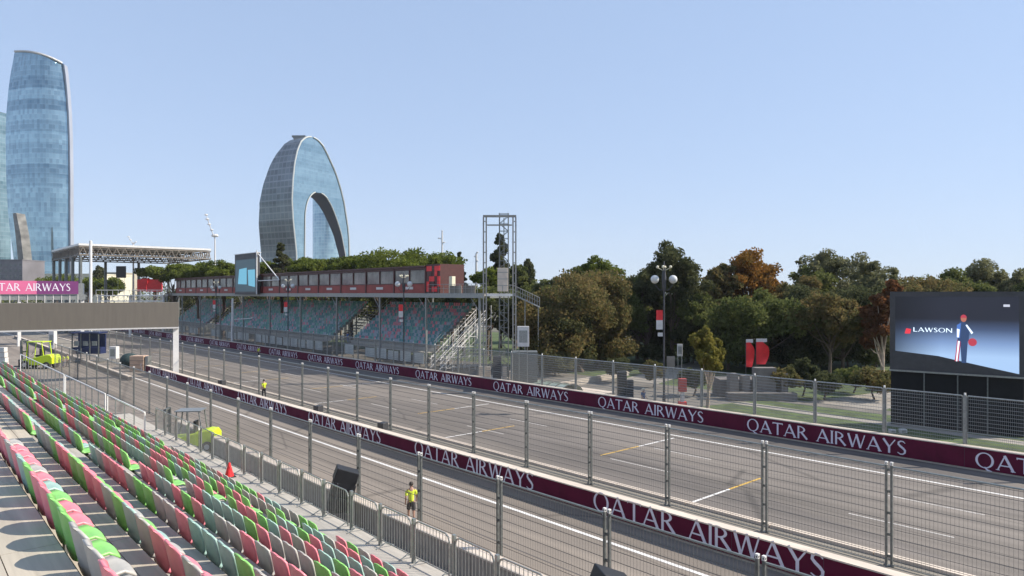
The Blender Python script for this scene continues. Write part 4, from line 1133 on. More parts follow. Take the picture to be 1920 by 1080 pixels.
        for i in range(0, len(cs), max(1, len(cs)//(14//stems))):
            c = Vector(cs[i]); st = mid.lerp(top, rs.uniform(-.1,.9)); m_ = st.lerp(c,.55) + Vector((0,0,-.12*hc*rs.rand()))
            mb.tube(st, m_, tr*.42, tr*.25, 6, cap=False); mb.tube(m_, c, tr*.25, tr*.08, 5)
    mb.build('trunk', tm, r)
    return r
T = tree
# right-hand park, near to far
T(1085, 84, 518, 215, 655, 'brown', 'broad brown-green tree with forked trunks right of the lift tower', n=17250, leaf=0.29, stems=3)
T(1012, 90, 560, 110, 655, 'brown', 'dark low tree close to the right of the lift tower', n=6899, leaf=0.29)
T(1160, 92, 545, 90, 668, 'green', 'mid green tree between the broad brown-green tree and the tall dark one', n=6899, leaf=0.29)
T(1080, 116, 490, 72, 600, 'green', 'light green tree top behind the broad brown-green tree', n=6899, leaf=0.36, shape='tall')
T(1137, 110, 488, 95, 600, 'pine', 'bright green rounded tree behind, left of the tall dark tree', n=9200, leaf=0.36)
T(1035, 134, 520, 80, 600, 'green', 'small green tree top just right of the platform stairs', n=5750, leaf=0.42)
T(1212, 98, 490, 110, 690, 'dark', 'dark tree just left of the globe lamp', n=10350, leaf=0.31, shape='tall')
T(1262, 92, 463, 125, 700, 'dark', 'tallest dark tree behind the globe lamp', n=14949, leaf=0.30, shape='tall')
T(1330, 90, 560, 115, 690, 'green', 'dark green leafy tree between the globe lamp and the orange tree', n=9200, leaf=0.30)
T(1408, 98, 457, 130, 620, 'orange', 'orange autumn tree, the brightest crown in the park', n=12649, leaf=0.31, shape='tall')
T(1350, 95, 490, 70, 600, 'brown', 'brownish tree touching the left side of the orange tree', n=5750, leaf=0.34, shape='tall')
T(1420, 82, 545, 165, 660, 'green', 'spreading green tree below the orange crown', n=11500, leaf=0.29)
T(1572, 100, 472, 175, 600, 'pale', 'wispy pale grey-green tree left of the big screen', n=12649, leaf=0.26, shape='wispy')
T(1510, 98, 490, 60, 600, 'pale', 'slim pale tree between the orange and the wispy trees', n=4600, leaf=0.29, shape='wispy')
T(1580, 84, 545, 190, 700, 'dark', 'large dark tree with low branches left of the screen', n=16099, leaf=0.30)
T(1555, 79, 560, 130, 640, 'brown', 'brown-leaved tree in front of the large dark tree', n=9200, leaf=0.28)
T(1655, 74, 535, 80, 690, 'red', 'russet tree touching the left edge of the big screen', n=9200, leaf=0.28, shape='tall', trunk='pale', lean=.3)
T(1720, 95, 526, 150, 600, 'brown', 'brownish tree top showing above the screen corner', n=9200, leaf=0.32)
T(1790, 107, 505, 120, 590, 'green', 'green tree top above the middle of the screen', n=8049, leaf=0.36)
T(1838, 112, 488, 120, 590, 'pale', 'tallest olive tree top above the screen', n=9200, leaf=0.36)
T(1915, 110, 497, 110, 590, 'pale', 'olive tree top at the right edge of the picture', n=8049, leaf=0.36)
T(1985, 102, 515, 120, 600, 'green', 'green tree cut by the right edge of the picture', n=5750, leaf=0.36)
T(1478, 122, 540, 120, 640, 'dark', 'dark background tree behind the red flags', n=6899, leaf=0.42)
T(1240, 128, 560, 160, 680, 'dark', 'dark background tree deep behind the globe lamp', n=6899, leaf=0.48)
T(1640, 128, 540, 160, 660, 'dark', 'dark background tree deep behind the russet tree', n=6899, leaf=0.48)
T(1326, 56, 612, 62, 735, 'yellow', 'young yellow-green tree with a thin pale trunk behind the far fence', n=4370, leaf=0.24, shape='tall', trunk='pale')
T(1132, 90, 612, 60, 660, 'dark', 'small dark tree over the white site cabin', n=3449, leaf=0.29)
T(1195, 100, 512, 90, 640, 'green', 'olive green tree filling the gap left of the tall dark tree', n=7000, leaf=.34)
T(1330, 104, 505, 90, 650, 'brown', 'brown-olive tree between the tall dark tree and the orange one', n=7000, leaf=.34)
T(1480, 92, 520, 110, 660, 'brown', 'brown-olive tree right of the orange tree, below its crown', n=9000, leaf=.3)
T(1540, 96, 505, 110, 640, 'green', 'olive tree in front of the slim pale one', n=8000, leaf=.3)
T(1640, 90, 500, 110, 640, 'pale', 'pale olive tree between the wispy tree and the russet one', n=8000, leaf=.3, shape='wispy')
T(1120, 88, 530, 110, 650, 'brown', 'russet-tinged tree between the broad tree and the dark one', n=8000, leaf=.3)
T(1290, 96, 540, 120, 660, 'green', 'green tree low behind the globe lamp', n=8000, leaf=.32)
T(1365, 86, 590, 110, 690, 'dark', 'dark low tree left of the red flags', n=7000, leaf=.28)
T(1500, 84, 600, 120, 700, 'dark', 'dark low tree right of the red flags', n=8000, leaf=.28)
T(1060, 84, 590, 120, 672, 'dark', 'dark shaded tree below the broad brown-green crown', n=7000, leaf=.28)
T(1590, 90, 610, 130, 700, 'dark', 'low dark tree under the large one left of the screen', n=7000, leaf=.28)
T(1700, 96, 560, 90, 690, 'dark', 'dark tree hidden behind the left edge of the screen', n=5000, leaf=.3)
# cypress / cedars behind the platform
T(938, 120, 436, 80, 545, 'dark', 'tall dark cedar seen behind the lift mast', n=8000, leaf=.4, shape='cedar')
T(991, 150, 483, 27, 545, 'dark', 'columnar cypress right of the lift tower', n=4000, leaf=.35, shape='cypress')
T(967, 120, 500, 50, 545, 'green', 'rounded green tree between lift tower and cypress', n=4000, leaf=.35)
T(913, 105, 508, 50, 545, 'pine', 'small green pine top left of the lift tower', n=3500, leaf=.35)
T(186, 250, 498, 20, 535, 'dark', 'dark stubby cypress beside the white poles', n=3000, leaf=.6, shape='cypress')
T(862, 120, 470, 36, 545, 'dark', 'dark conifer at the right end of the pine row', n=4000, leaf=.35, shape='cedar')
T(848, 125, 478, 40, 545, 'dark', 'second dark conifer left of the first at the pine row end', n=3500, leaf=.38, shape='cedar')
pines = [(770,118,465,165,'broad umbrella pine highest above the box row'),(712,125,478,80,'umbrella pine left of the broad one'),(660,130,480,90,'umbrella pine below the arch tower right side'),
 (612,134,484,90,'umbrella pine in front of the arch tower opening'),(568,138,480,80,'umbrella pine in front of the arch tower'),(527,128,462,62,'pointed dark pine before the arch tower rim'),(505,142,490,60,'low umbrella pine right of the narrow screen'),
 (418,150,488,70,'umbrella pine left of the narrow screen'),(372,155,490,80,'umbrella pine beside the drum mast'),(325,160,492,80,'umbrella pine under the canopy right end'),(288,170,500,60,'leftmost umbrella pine of the row by the red letters'),
 (820,112,485,80,'umbrella pine above the chequered panel')]
for px, d, yt, wp, lab in pines:
    T(px, d, yt - 9, wp*1.15, 550, 'dark' if 'pointed' in lab else 'pine', lab, name='pine_tree', n=6500 if wp > 70 else 4500, leaf=.36, shape='cedar' if 'pointed' in lab else 'umbrella')
for px, d, yt, wp, lab in ((165,230,528,60,'green pine behind the white poles'),(205,220,530,50,'green pine right of the dark cypress'),(110,260,524,70,'pine behind the far footbridge banner')):
    T(px, d, yt, wp, 555, 'pine', lab, name='pine_tree', n=3500, leaf=.6, shape='round')
# woods seen through the stand, under the platform
for i, (px, d) in enumerate(((360,190),(430,175),(500,160),(570,150),(640,140),(700,130),(760,122),(820,112),(870,104),(920,98),(975,90))):
    T(px, d, 548, 100, 610, ['dark','green'][i%2], f'shaded tree behind the opposite grandstand, {ORD[i+1]} from the left', n=3500, leaf=.45, group='shaded trees behind the opposite grandstand')
o = None
# distant wooded skyline
V_, nl = [], 0
cs = []; rd = []
rs = np.random.RandomState(11)
for i in range(420):
    px = rs.uniform(-200, 2300); d = rs.uniform(190, 320) if px > 950 else rs.uniform(330, 420)
    cs.append(at(px, d, rs.uniform(0, 11 if px > 950 else 12))); rd.append(rs.uniform(3.5, 6))
V_, nl = leaves(cs, rd, [110]*len(cs), 1.1, rs, .8)
o = link('distant_woodland', mesh_np('distant_woodland', V_, nl, LM['green'])); tag(o, 'far wooded park skyline reading as one low green mass', 'woodland', kind='stuff')
# undergrowth: hedges in the park
def shrub(px, d, ytop, wpx, kind, label, n=2500):
    return T(px, d, ytop, wpx, CH/d*FP+545, kind, label, name='shrub', n=n, leaf=.2, shape='bush')
shrub(1040, 80, 655, 90, 'pale', 'grey twiggy bush right of the site cabins', 3500)
shrub(1505, 64, 668, 60, 'dark', 'dark bush right of the granite steps')
shrub(1600, 66, 690, 70, 'green', 'bright bush behind the fence left of the screen')
for i, (px, d, yt, wp, kd) in enumerate(((1010,86,640,90,'green'),(1105,92,645,80,'dark'),(1175,96,640,90,'brown'),(1235,92,650,80,'dark'),(1300,94,640,100,'green'),(1400,90,640,110,'dark'),(1465,86,640,90,'brown'),(1540,90,645,110,'dark'),(1620,86,650,100,'green'),(1680,84,650,70,'dark'))):
    shrub(px, d, yt, wp, kd, f'undergrowth bush below the park trees, {ORD[i+1]} of the row from the left', 2600)
for i, (px, d, yt, wp, kd) in enumerate(((1160,74,672,60,'dark'),(1225,70,676,50,'brown'),(1300,64,690,56,'dark'),(1470,63,688,70,'brown'),(1545,62,694,80,'dark'),(1640,62,692,90,'brown'))):
    shrub(px, d, yt, wp, kd, f'low bush close behind the far fence, {ORD[i+1]} of the six from the left', 2600)
shrub(1690, 68, 690, 60, 'pine', 'low green bush at the foot of the russet tree')

# ---------------------------------------------------------------- things around the park
def simple(name, label, cat, loc, rz=0, group=None): return empty(name, loc, label, cat, group, rz)
def cabinet(px, d, y0, y1, wpx, m, label, name='cabinet', cat='cabinet', feet=True, dep=.6, z0=None):
    s_ = d/FP; zt = CH-(y0-550)*s_; zb_ = CH-(y1-550)*s_ if z0 is None else z0; w_ = wpx*s_/2
    r = simple(name, label, cat, at(px, d), -A)
    mb = MB(); mb.box(-w_, 0, zb_, w_, dep, zt); bevel(mb.build('body', m, r), .02)
    if zb_ > .1:
        mb = MB()
        for x in (-w_*.7, w_*.7): mb.tube((x,dep/2,0),(x,dep/2,zb_), .035)
        mb.build('leg', M['steel'], r)
    mb = MB(); mb.box(-w_*.7, -.012, zb_+(zt-zb_)*.2, w_*.7, -.002, zb_+(zt-zb_)*.8); mb.build('door', M['steel'] if m is M['sign'] else m, r)
    return r
cabinet(981, 66, 612, 650, 22, M['sign'], 'white cabin on the dark plant right of the lift tower foot')
cabinet(985, 67, 660, 700, 46, M['steel_dark'], 'grey louvred plant unit below the white cabin', 'plant_unit', 'machine', z0=0, dep=2)
cabinet(1167, 58.5, 697, 742, 17, M['black'], 'taller black loudspeaker of the pair by the plaza', 'loudspeaker', 'speaker', z0=0)
cabinet(1182, 57.5, 713, 744, 12, M['black'], 'shorter black loudspeaker of the pair by the plaza', 'loudspeaker', 'speaker', z0=0)
cabinet(1275, 58, 645, 668, 10, M['sign'], 'small white sign on a post right of the globe lamp', 'sign', 'sign', dep=.08)
cabinet(1258, 56, 668, 690, 15, M['interior'], 'pale notice board at the globe lamp foot', 'notice_board', 'sign', dep=.08)
cabinet(932, 70, 668, 710, 16, M['dark'], 'dark cabinet at the foot of the lift mast', z0=0)
cabinet(946, 68, 688, 712, 8, M['concrete_top'], 'small tan bollard at the lift tower foot', 'bollard', 'bollard', z0=0, dep=.3)
cabinet(1695, 47, 805, 820, 12, M['sign'], 'white box beside the far fence below the screen', 'box', 'box', dep=.3, z0=0)
cabinet(1675, 47, 806, 814, 11, M['sign'], 'small grey box left of the white one below the screen', 'box', 'box', dep=.3, z0=0)
cabinet(1130, 135, 626, 641, 24, M['sign'], 'white parked trailer under the trees', 'trailer', 'trailer', dep=2, z0=0)
cabinet(1142, 105, 630, 652, 36, M['interior'], 'low pale kiosk between the park trunks', 'kiosk', 'kiosk', dep=3, z0=0)
# red and white pillar
r = simple('advertising_pillar', 'red and white pillar behind the far wall right of the lamp', 'pillar', at(1281, 53.5, 0), -A)
mb = MB(); mb.box(-.28,0,0,.28,.5,1.1); mb.build('red_base', M['bright_red'], r)
mb = MB(); mb.box(-.12,0.05,1.1,.12,.45,1.9); mb.build('white_neck', M['sign'], r)
mb = MB(); mb.box(-.28,0,1.9,.28,.5,2.9); mb.build('red_head', mat('brick_red', (.45,.06,.05), .6), r)
# red flags on the steps
def feather(px, d, y0, y1, wpx, label):
    s_ = d/FP; zt = CH-(y0-550)*s_; zb_ = CH-(y1-550)*s_; w_ = wpx*s_
    r = simple('feather_flag', label, 'flag', at(px, d), -A)
    mb = MB(); n = 14; 
    for i in range(n):
        t0, t1 = i/n, (i+1)/n; f = lambda t: w_*(.55+.45*math.sin(t*2.6+.3)) * (1 if t < .8 else 1-(t-.8)*1.6); wv = lambda t: .12*math.sin(t*5)
        z0_, z1_ = zb_+(zt-zb_)*t0, zb_+(zt-zb_)*t1
        for dy in (0, .03):
            mb.quad([(0,wv(t0)*0+dy,z0_),(f(t0),wv(t0)+dy,z0_),(f(t1),wv(t1)+dy,z1_),(0,dy,z1_)])
    mb.build('cloth', M['bright_red'], r)
    mb = MB(); mb.box(.0,-.02,zt-.02,w_*.8,.05,zt+.3); mb.build('white_tip', M['sign'], r)
    mb = MB(); mb.tube((-.03,0,0),(-.03,0,zt), .03); mb.build('pole', M['dark'], r)
    mb = MB(); mb.box(-.4,-.4,0,.4,.4,.12); mb.build('base', M['dark'], r)
feather(1399, 66, 642, 688, 16, 'narrow red flag with a white tip on the granite steps')
feather(1418, 66, 641, 683, 25, 'wide red flag right of the narrow one on the granite steps')
# granite steps
r = simple('stone_steps', 'grey granite blocks and steps below the red flags', 'steps', at(1368, 62, 0), -A)
mb = MB()
for (x0, x1, h, dd) in ((0,.8,2.3,0),(1.2,1.9,2.1,.2),(2.4,4.3,2.8,.3),(4.7,5.3,2.3,.1),(-.4,5.7,.7,-.9)): mb.box(x0, dd, -.02, x1, dd+.88, h)
bevel(mb.build('granite_block', M['stone'], r), .03)
mb = MB(); mb.box(-.4,1.5,-.02,5.8,4,1.6); mb.build('terrace', M['stone'], r)
# glass skylight hoop in the plaza
r = simple('skylight', 'low curved glass skylight with dark hoops on the pale plaza', 'skylight', (47.2, 46.5, 0.02))
mb = MB(); n = 12
for i in range(n):
    a0, a1 = math.pi*i/n, math.pi*(i+1)/n; f = lambda a: (-.1 + 1.6*math.cos(a), 0, 1.0*math.sin(a))
    p, q_ = f(a0), f(a1); mb.quad([(p[0],-2.2,p[2]),(q_[0],-2.2,q_[2]),(q_[0],2.2,q_[2]),(p[0],2.2,p[2])])
mb.build('glass', mat('green_glass', (.30,.36,.30), .15, .1, var=.2), r)
mb = MB()
for y in (-2.2,-1.1,0,1.1,2.2):
    for i in range(n):
        a0, a1 = math.pi*i/n, math.pi*(i+1)/n; mb.tube((-.1+1.63*math.cos(a0),y,1.03*math.sin(a0)),(-.1+1.63*math.cos(a1),y,1.03*math.sin(a1)), .04)
mb.build('hoop', M['dark'], r)
r = simple('retaining_wall', 'low pale retaining wall sweeping behind the plaza', 'wall', (0,0,0))
mb = MB(); pts = [at(1003,66,0), at(1090,72,0), at(1180,80,0)]
for a_, b_ in zip(pts, pts[1:]):
    a_, b_ = Vector(a_), Vector(b_); nrm = Vector((-(b_-a_).y, (b_-a_).x, 0)).normalized()*.3
    mb.v += [tuple(a_), tuple(b_), tuple(b_+nrm), tuple(a_+nrm)] + [tuple(p + Vector((0,0,.6))) for p in (a_, b_, b_+nrm, a_+nrm)]
    k = len(mb.v)-8
    for f in ((0,1,5,4),(1,2,6,5),(2,3,7,6),(3,0,4,7),(4,5,6,7)): mb.f.append(tuple(k+i for i in f)); mb.m.append(0)
mb.build('wall_face', M['concrete'], r)
# red letters / small screen near the far platform
r = simple('red_sculpture', 'cluster of bright red panels left of the box row', 'sculpture', at(257, 165, 0), -A)
for i, (x, z, w_, h_) in enumerate(((0,10.0,2.2,2.8),(2.4,9.9,1.8,3.0),(4.2,9.9,1.9,3.3),(1.2,11.6,1.6,1.4))):
    mb = MB(); mb.box(x, -.2*i, z, x+w_, .3-.2*i, z+h_); mb.build('red_panel', M['bright_red'], r)
mb = MB(); 
for x in (.6, 3, 5.6): mb.tube((x,.1,0),(x,.1,10), .12)
mb.build('support', M['steel'], r)
cabinet(226, 170, 499, 521, 17, M['dark'], 'small dark billboard on posts near the red panels', 'billboard', 'billboard', dep=.5)
r = simple('footbridge', 'white railed footbridge below the red panels, left of the box row', 'footbridge', at(180, 150, 0), -A)
mb = MB(); mb.box(0,0,8.9,14.5,2,9.1); mb.box(0,-.02,7.7,14.5,.1,7.95); mb.build('deck', M['white_steel'], r)
mb = MB(); mb.path([(0,0,10.2),(14.5,0,10.2)], .06); 
for x in np.arange(0,14.6,1.2): mb.tube((x,0,7.9),(x,0,10.2), .045)
for x in np.arange(0,14,1.2): mb.tube((x,.05,7.9),(x+1.2,.05,8.9), .04)
mb.build('railing', M['white_steel'], r)
mb = MB()
for x in (.3,7,14.2): mb.box(x-.2,.5,0,x+.2,1.0,8.9)
mb.build('leg', M['white_steel'], r)

# ---------------------------------------------------------------- vehicles and gear by the pit lane
def wheel(parent, x, y, r_, w_):
    mb = MB(); mb.tube((x,y-w_/2,r_),(x,y+w_/2,r_), r_, n=20); t = mb.build('wheel', M['rubber'], parent)
    mb = MB(); mb.tube((x,y-w_/2-.02,r_),(x,y+w_/2+.02,r_), r_*.5, n=14); mb.build('rim', M['sign'], t)
def forklift(loc, rz, label, sc_=1.0):
    r = simple('forklift', label, 'forklift', loc, rz); r.scale = (sc_,)*3
    mb = MB()   # rear body with counterweight, front at -x
    mb.v = []; 
    pr = [(-.9,.35),(-.9,.75),(-.35,.8),(.2,.95),(1.0,1.15),(1.35,1.12),(1.5,.9),(1.5,.4),(.9,.3),(-.6,.3)]
    n = len(pr)
    for y in (-.58,.58): mb.v += [(x,y,z) for x, z in pr]
    mb.f.append(tuple(range(n))); mb.m.append(0); mb.f.append(tuple(reversed(range(n,2*n)))); mb.m.append(0)
    for i in range(n): j=(i+1)%n; mb.f.append((i,n+i,n+j,j)); mb.m.append(0)
    bevel(mb.build('body', M['lime'], r), .05)
    mb = MB()
    for x, y in ((-.65,-.5),(-.65,.5),(.75,-.5),(.75,.5)): mb.tube((x,y,.8 if x<0 else 1.1),(x*.8,y,2.15), .035)
    mb.box(-.62,-.56,2.15,.72,.56,2.2); mb.build('overhead_guard', M['lime'] if sc_ > 1.5 else M['steel'], r)
    mb = MB(); mb.box(-.1,-.25,.95,.35,.25,1.1); mb.box(.25,-.25,1.1,.38,.25,1.6); mb.build('seat', M['black'], r)
    mb = MB()
    for y in (-.35,.35): mb.box(-1.22,y-.06,.1,-1.08,y+.06,2.3)
    for z in (.5,1.3,2.2): mb.box(-1.2,-.35,z,-1.12,.35,z+.1)
    mb.build('mast', M['steel_dark'], r)
    mb = MB(); 
    for y in (-.3,.3): mb.box(-2.2,y-.06,.12,-1.22,y+.06,.17)
    mb.box(-1.3,-.5,.12,-1.22,.5,.75); mb.build('fork', M['dark'], r)
    for x, rr in ((-.7,.34),(1.05,.28)):
        for y in (-.55,.55): wheel(r, x, y, rr, .22)
    mb = MB(); mb.tube((-.55,0,1.1),(-.4,0,1.35), .02); mb.build('steering_column', M['black'], r)
    return r
forklift(at(356, 42, 0), -A + R(8), 'lime forklift with mast half hidden behind the crowd barriers', 1.12)
r = forklift(at(72, 88, 0), -A + R(0), 'large lime forklift beside two workers past the grandstand end', 1.55)
r = simple('white_board', 'stacked white boards at the far left edge beside the lime forklift', 'boards', at(2, 84, 0), -A)
mb = MB()
for i in range(4): mb.box(-1.4+.05*i,-.3,.55+i*.62,.75-.06*i,.3,.55+i*.62+.55)
mb.build('board', M['sign'], r)
mb = MB()
for x in (-1.2,.5): mb.tube((x,0,0),(x,0,.55), .06)
mb.build('leg', M['steel'], r)
# navy pit perch
r = simple('pit_perch', 'navy roofed pit stand behind the low grey wall', 'pit stand', at(162, 95, 0), -A)
mb = MB(); mb.box(-1.9,0,1.2,1.9,1.4,2.1); mb.box(-1.9,1.2,2.1,1.9,1.4,3.9); mb.build('body', M['navy'], r)
mb = MB(); mb.box(-2.0,-.5,4.0,2.0,1.6,4.2); mb.build('roof', M['navy'], r)
mb = MB()
for x in (-1.8,-.6,.6,1.8): mb.box(x-.06,-.3,.0,x+.06,-.18,3.98)
mb.box(-1.9,-.2,.05,1.9,1.3,.25); mb.build('frame', M['steel_dark'], r)
mb = MB()
for x in (-1.3,-.1,1.1): mb.box(x-.35,-.06,2.3,x+.35,.0,2.95)
mb.build('monitor', M['steel'], r)
cabinet(211, 92, 650, 673, 13, M['sign'], 'white cabinet beside the pit lane right of the navy stand', dep=.8, z0=0.8)
cabinet(96, 112, 621, 637, 10, M['sign'], 'small white cabinet left of the navy stand', dep=.8, z0=0.6)
r = simple('equipment_cover', 'dark green tarpaulin heap behind the tan crate', 'tarpaulin', at(243, 88, 0))
mb = MB(); mb.sphere((0,0,1.0), 1.15, 12, 8, sz=.8); o = mb.build('tarpaulin', mat('dark_green_tarp', (.02,.04,.04), .7, var=.3), r, True)
r = simple('crate', 'tan ribbed crate at the start of the maroon wall past the gantry leg', 'crate', at(256, 84, 0), -A)
mb = MB(); mb.box(-.85,0,0,.85,1.2,1.9); bevel(mb.build('body', mat('tan_crate', (.52,.36,.26), .7, var=.15, scale=1, stretch=(1,1,6)), r), .03)
mb = MB()
for z in (.3,.8,1.3): mb.box(-.87,-.02,z,.87,-.003,z+.06)
mb.build('rib', M['stone'], r)
mb = MB(); mb.box(.95,.1,0,1.3,1.0,1.85); mb.build('grey_end', M['steel'], r)
# PA speakers
def pa_speaker(loc, rz, label, tilt):
    r = simple('loudspeaker_stack', label, 'loudspeaker', loc, rz)
    for k in range(3):
        mb = MB(); mb.box(-.45,-.4,-.28,.45,.4,.28); o = mb.build('cabinet', M['black'], r); bevel(o, .03)
        o.location = (.10 + .12*k, 0, 1.0 + .60*k - .03*k*k); o.rotation_euler.y = tilt + .05*k
        for y in (-.2,.2):
            g = MB(); g.tube((.451,y,0),(.47,y,0), .15, n=16); g.build('speaker_cone', M['dark'], o)
        g = MB(); g.box(.452,-.38,-.26,.458,.38,.26); g.build('grille', M['grille'], o)
    mb = MB(); mb.box(-.35,-.45,0,.35,.45,.08); mb.tube((-.2,-.42,.08),(.0,-.42,1.9), .03); mb.tube((-.2,.42,.08),(0,.42,1.9), .03); mb.box(-.3,-.4,.08,.3,.4,.7); mb.build('stand', M['dark'], r)
    return r
pa_speaker((13.5, yat(632, 13.5), 0), R(-25), 'black tilted loudspeaker stack by the near fence, left of the walking man', R(14))
pa_speaker((13.4, yat(1122, 13.4), 0), R(-30), 'black tilted loudspeaker stack cut by the picture bottom', R(16))
# cone
r = simple('traffic_cone', 'bright red cone on the deck by the crowd barriers', 'cone', (8.45, yat(430, 8.45), floorz(NROW-1)))
mb = MB(); mb.lathe((0,0,0), [(.15,.03),(.03,.48),(0,.49)], 14); mb.build('cone', M['bright_red'], r)
mb = MB(); mb.box(-.17,-.17,0,.17,.17,.03); mb.build('base', M['rubber'], r)
# small boxes on the median strip
for px, x, lab in ((416,24.6,'dark foldback box farthest along the gravel strip'),(597,24.6,'dark foldback box in the middle of the gravel strip'),(718,24.6,'dark foldback box nearest on the gravel strip')):
    r = simple('foldback_box', lab, 'box', (x, yat(px, x), 0), R(20)); mb = MB(); mb.box(-.3,-.25,.35,.3,.25,.85); bevel(mb.build('body', M['dark'], r), .03)
    mb = MB(); mb.box(-.05,-.05,0,.05,.05,.35); mb.box(-.25,-.2,0,.25,.2,.03); mb.build('stand', M['steel_dark'], r)

# ---------------------------------------------------------------- autumn haze over the bay
g = MB(); g.box(-1210, -1210, -1.5, 2610, 2610, 260); hz = g.build('haze', bpy.data.materials.new('haze')); hz['kind'] = 'stuff'
hm = hz.data.materials[0]; hm.use_nodes = True; hm.node_tree.nodes.remove(hm.node_tree.nodes['Principled BSDF'])
pv = hm.node_tree.nodes.new('ShaderNodeVolumePrincipled'); pv.inputs['Density'].default_value = 0.00010; pv.inputs['Color'].default_value = (.86,.91,1,1)
hm.node_tree.links.new(pv.outputs[0], hm.node_tree.nodes['Material Output'].inputs['Volume'])
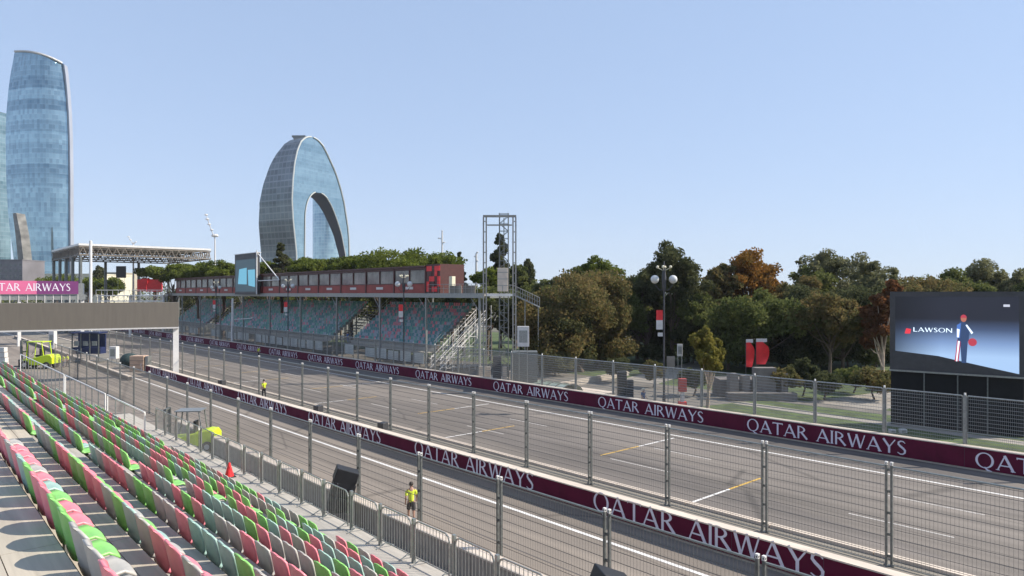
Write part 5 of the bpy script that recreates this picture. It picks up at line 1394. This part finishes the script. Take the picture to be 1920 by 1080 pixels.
# ---------------------------------------------------------------- people
def skin_obj(name, pts, edges, radii, m, parent, sub=2):
    me = bpy.data.meshes.new(name); me.from_pydata([tuple(p) for p in pts], edges, []); me.materials.append(m)
    o = link(name, me, parent); sk = o.modifiers.new('skin', 'SKIN'); sk.use_smooth_shade = True
    sv = me.skin_vertices[0].data if me.skin_vertices else None
    if sv is None:
        bpy.context.view_layer.objects.active = o
        me.attributes.new('dummy', 'FLOAT', 'POINT')
    for i, r_ in enumerate(radii): me.skin_vertices[0].data[i].radius = (r_ if isinstance(r_, tuple) else (r_, r_))
    me.skin_vertices[0].data[0].use_root = True
    ss_ = o.modifiers.new('sub', 'SUBSURF'); ss_.levels = sub; ss_.render_levels = sub
    return o
def ensure_skin(me):
    pass
def person(loc, rz, label, top, bottom, stride=.18, arm=.1, hat=None, short=True, h=1.72):
    k = h/1.75; r = simple('person', label, 'person', loc, rz); V3 = Vector
    J = dict(pel=(0,0,.95), sp=(0,0,1.12), ch=(0.01,0,1.32), nk=(.01,0,1.47), hd=(.03,0,1.56), ht=(.03,0,1.68))
    body = [(0,0,.95),(0,0,1.10),(.01,0,1.30),(.01,0,1.44),(.02,0,1.50),(.04,0,1.58),(.04,0,1.67)]
    rad = [(.15,.11),(.13,.10),(.16,.11),(.10,.08),(.055,.055),(.085,.075),(.07,.065)]
    E = [(i,i+1) for i in range(6)]
    def add(p, q, r_):
        body.append(q); rad.append(r_); E.append((p, len(body)-1)); return len(body)-1
    for s_ in (-1, 1):
        f = stride*s_
        hip = add(0, (0,.09*s_,.88), .10); kn = add(hip, (f*.6+.03,.10*s_,.49), .06); an = add(kn, (f*1.1-.02,.10*s_,.09), .038); add(an, (f*1.1+.14,.11*s_,.035), (.035,.03))
        sh = add(3, (.0,.17*s_,1.40), .058); el = add(sh, (-f*.6-.02,.235*s_,1.13), .042); wr = add(el, (-f*.9+.10+arm,.24*s_,.92), .026)
        pm = add(wr, (-f*.95+.12+arm,.24*s_,.85), (.036,.018))
        for j, (dy, ln) in enumerate(((-.030,.062),(-.010,.072),(.010,.068),(.028,.055))):
            a_ = add(pm, (-f*.95+.135+arm,.24*s_+dy,.85-ln*.6), .009); add(a_, (-f*.95+.145+arm,.24*s_+dy,.85-ln), .008)
        th_ = add(wr, (-f*.9+.145+arm,.24*s_-.02*s_,.865), .010); add(th_, (-f*.9+.165+arm,.24*s_-.02*s_,.83), .009)
    sc3 = lambda L: [tuple(c*k for c in p) for p in L]
    rk = lambda L: [tuple(c*k for c in x) if isinstance(x, tuple) else x*k for x in L]
    skin_obj('body', sc3(body), E, rk(rad), M['skin'], r)
    f = stride
    def limb(pts, rd_, m, nm): skin_obj(nm, sc3(pts), [(i,i+1) for i in range(len(pts)-1)], rk(rd_), m, r, 1)
    tp = [(0,0,.88),(0,0,1.06),(.01,0,1.30),(.01,0,1.43)]; E2 = [(0,1),(1,2),(2,3)]; rd2 = [(.175,.135),(.165,.13),(.175,.125),(.12,.10)]
    for s_ in (-1,1):
        g_ = stride*s_; tp.append((0,.17*s_,1.40)); rd2.append(.072); E2.append((3,len(tp)-1)); tp.append((-g_*.5-.02,.225*s_,1.18)); rd2.append(.065); E2.append((len(tp)-2,len(tp)-1))
    skin_obj('shirt', sc3(tp), E2, rk(rd2), top, r)
    bt = [(0,0,.98),(0,0,.90)]; E3 = [(0,1)]; rd3 = [(.16,.12),(.155,.12)]
    for s_ in (-1,1):
        g_ = stride*s_; bt.append((.0+g_*.1,.09*s_,.80)); rd3.append(.105); E3.append((1,len(bt)-1)); bt.append((g_*.55+.03,.10*s_,.54 if short else .5)); rd3.append(.088 if short else .075); E3.append((len(bt)-2,len(bt)-1))
        if not short: bt.append((g_*1.1-.02,.10*s_,.12)); rd3.append(.055); E3.append((len(bt)-2,len(bt)-1))
    skin_obj('shorts' if short else 'trousers', sc3(bt), E3, rk(rd3), bottom, r)
    for s_ in (-1,1):
        g_ = stride*s_; mb = MB(); mb.box(g_*1.1-.07,.06*s_ if s_>0 else .06*s_-.09,.0,g_*1.1+.19,.15*s_ if s_>0 else -.06,.09); bevel(mb.build('shoe', M['dark'], r), .03)
    mb = MB(); mb.sphere((.02*k,0,1.665*k), .098*k, 14, 10, sz=.95); mb.build('hair' if not hat else 'hat', hat or M['hair'], r, True)
    mb = MB(); mb.sphere((.125*k,.032*k,1.615*k), .012, 6, 4); mb.sphere((.125*k,-.032*k,1.615*k), .012, 6, 4); mb.build('eyes', M['dark'], r)
    mb = MB(); mb.tube((.115*k,0,1.60*k),(.148*k,0,1.57*k), .012, .02); mb.build('nose', M['skin'], r)
    if hat:
        mb = MB(); mb.lathe((.02,0,1.66*k), [(.09,.0),(.18,-.01),(.18,.0),(.09,.03)], 16); mb.build('hat_brim', hat, r)
    return r
def try_person(*a, **k):
    return person(*a, **k)
try_person((16.0, yat(771, 16.0), 0), R(60), 'person in yellow shirt and black shorts walking beside the near debris fence', M['hivis'], M['blackcloth'], .2, .1)
try_person((26.6-1.4, yat(495, 25.2), 0), R(100), 'person in yellow vest standing on the gravel strip by the track fence', M['hivis'], M['blackcloth'], .08, .05, short=False)
try_person((40.4, yat(485, 40.4), 0), R(180), 'small person in yellow vest at the far side of the track', M['hivis'], M['blackcloth'], .1, .05, short=False)
try_person(at(1206, 56.5, 0), R(-90), 'person in blue shirt and cream hat behind the far wall near the loudspeakers', M['blue'], M['blue'], .05, .15, hat=M['cream'], short=False, h=1.8)
try_person(at(118.5, 88.5, 0), R(200), 'left one of two workers in yellow vests beside the large lime forklift', M['hivis'], M['navy'], .1, .05, short=False)
try_person(at(127, 89.5, 0), R(150), 'right one of two workers in yellow vests beside the large lime forklift', M['hivis'], M['blackcloth'], .1, .05, short=False)
try_person((XB-.9, yat(652, XB-.9), ZB-.42), R(180), 'person in pale blue shirt on the walkway below the opposite seats', M['blue'], M['blue'], .05, .1, short=False)
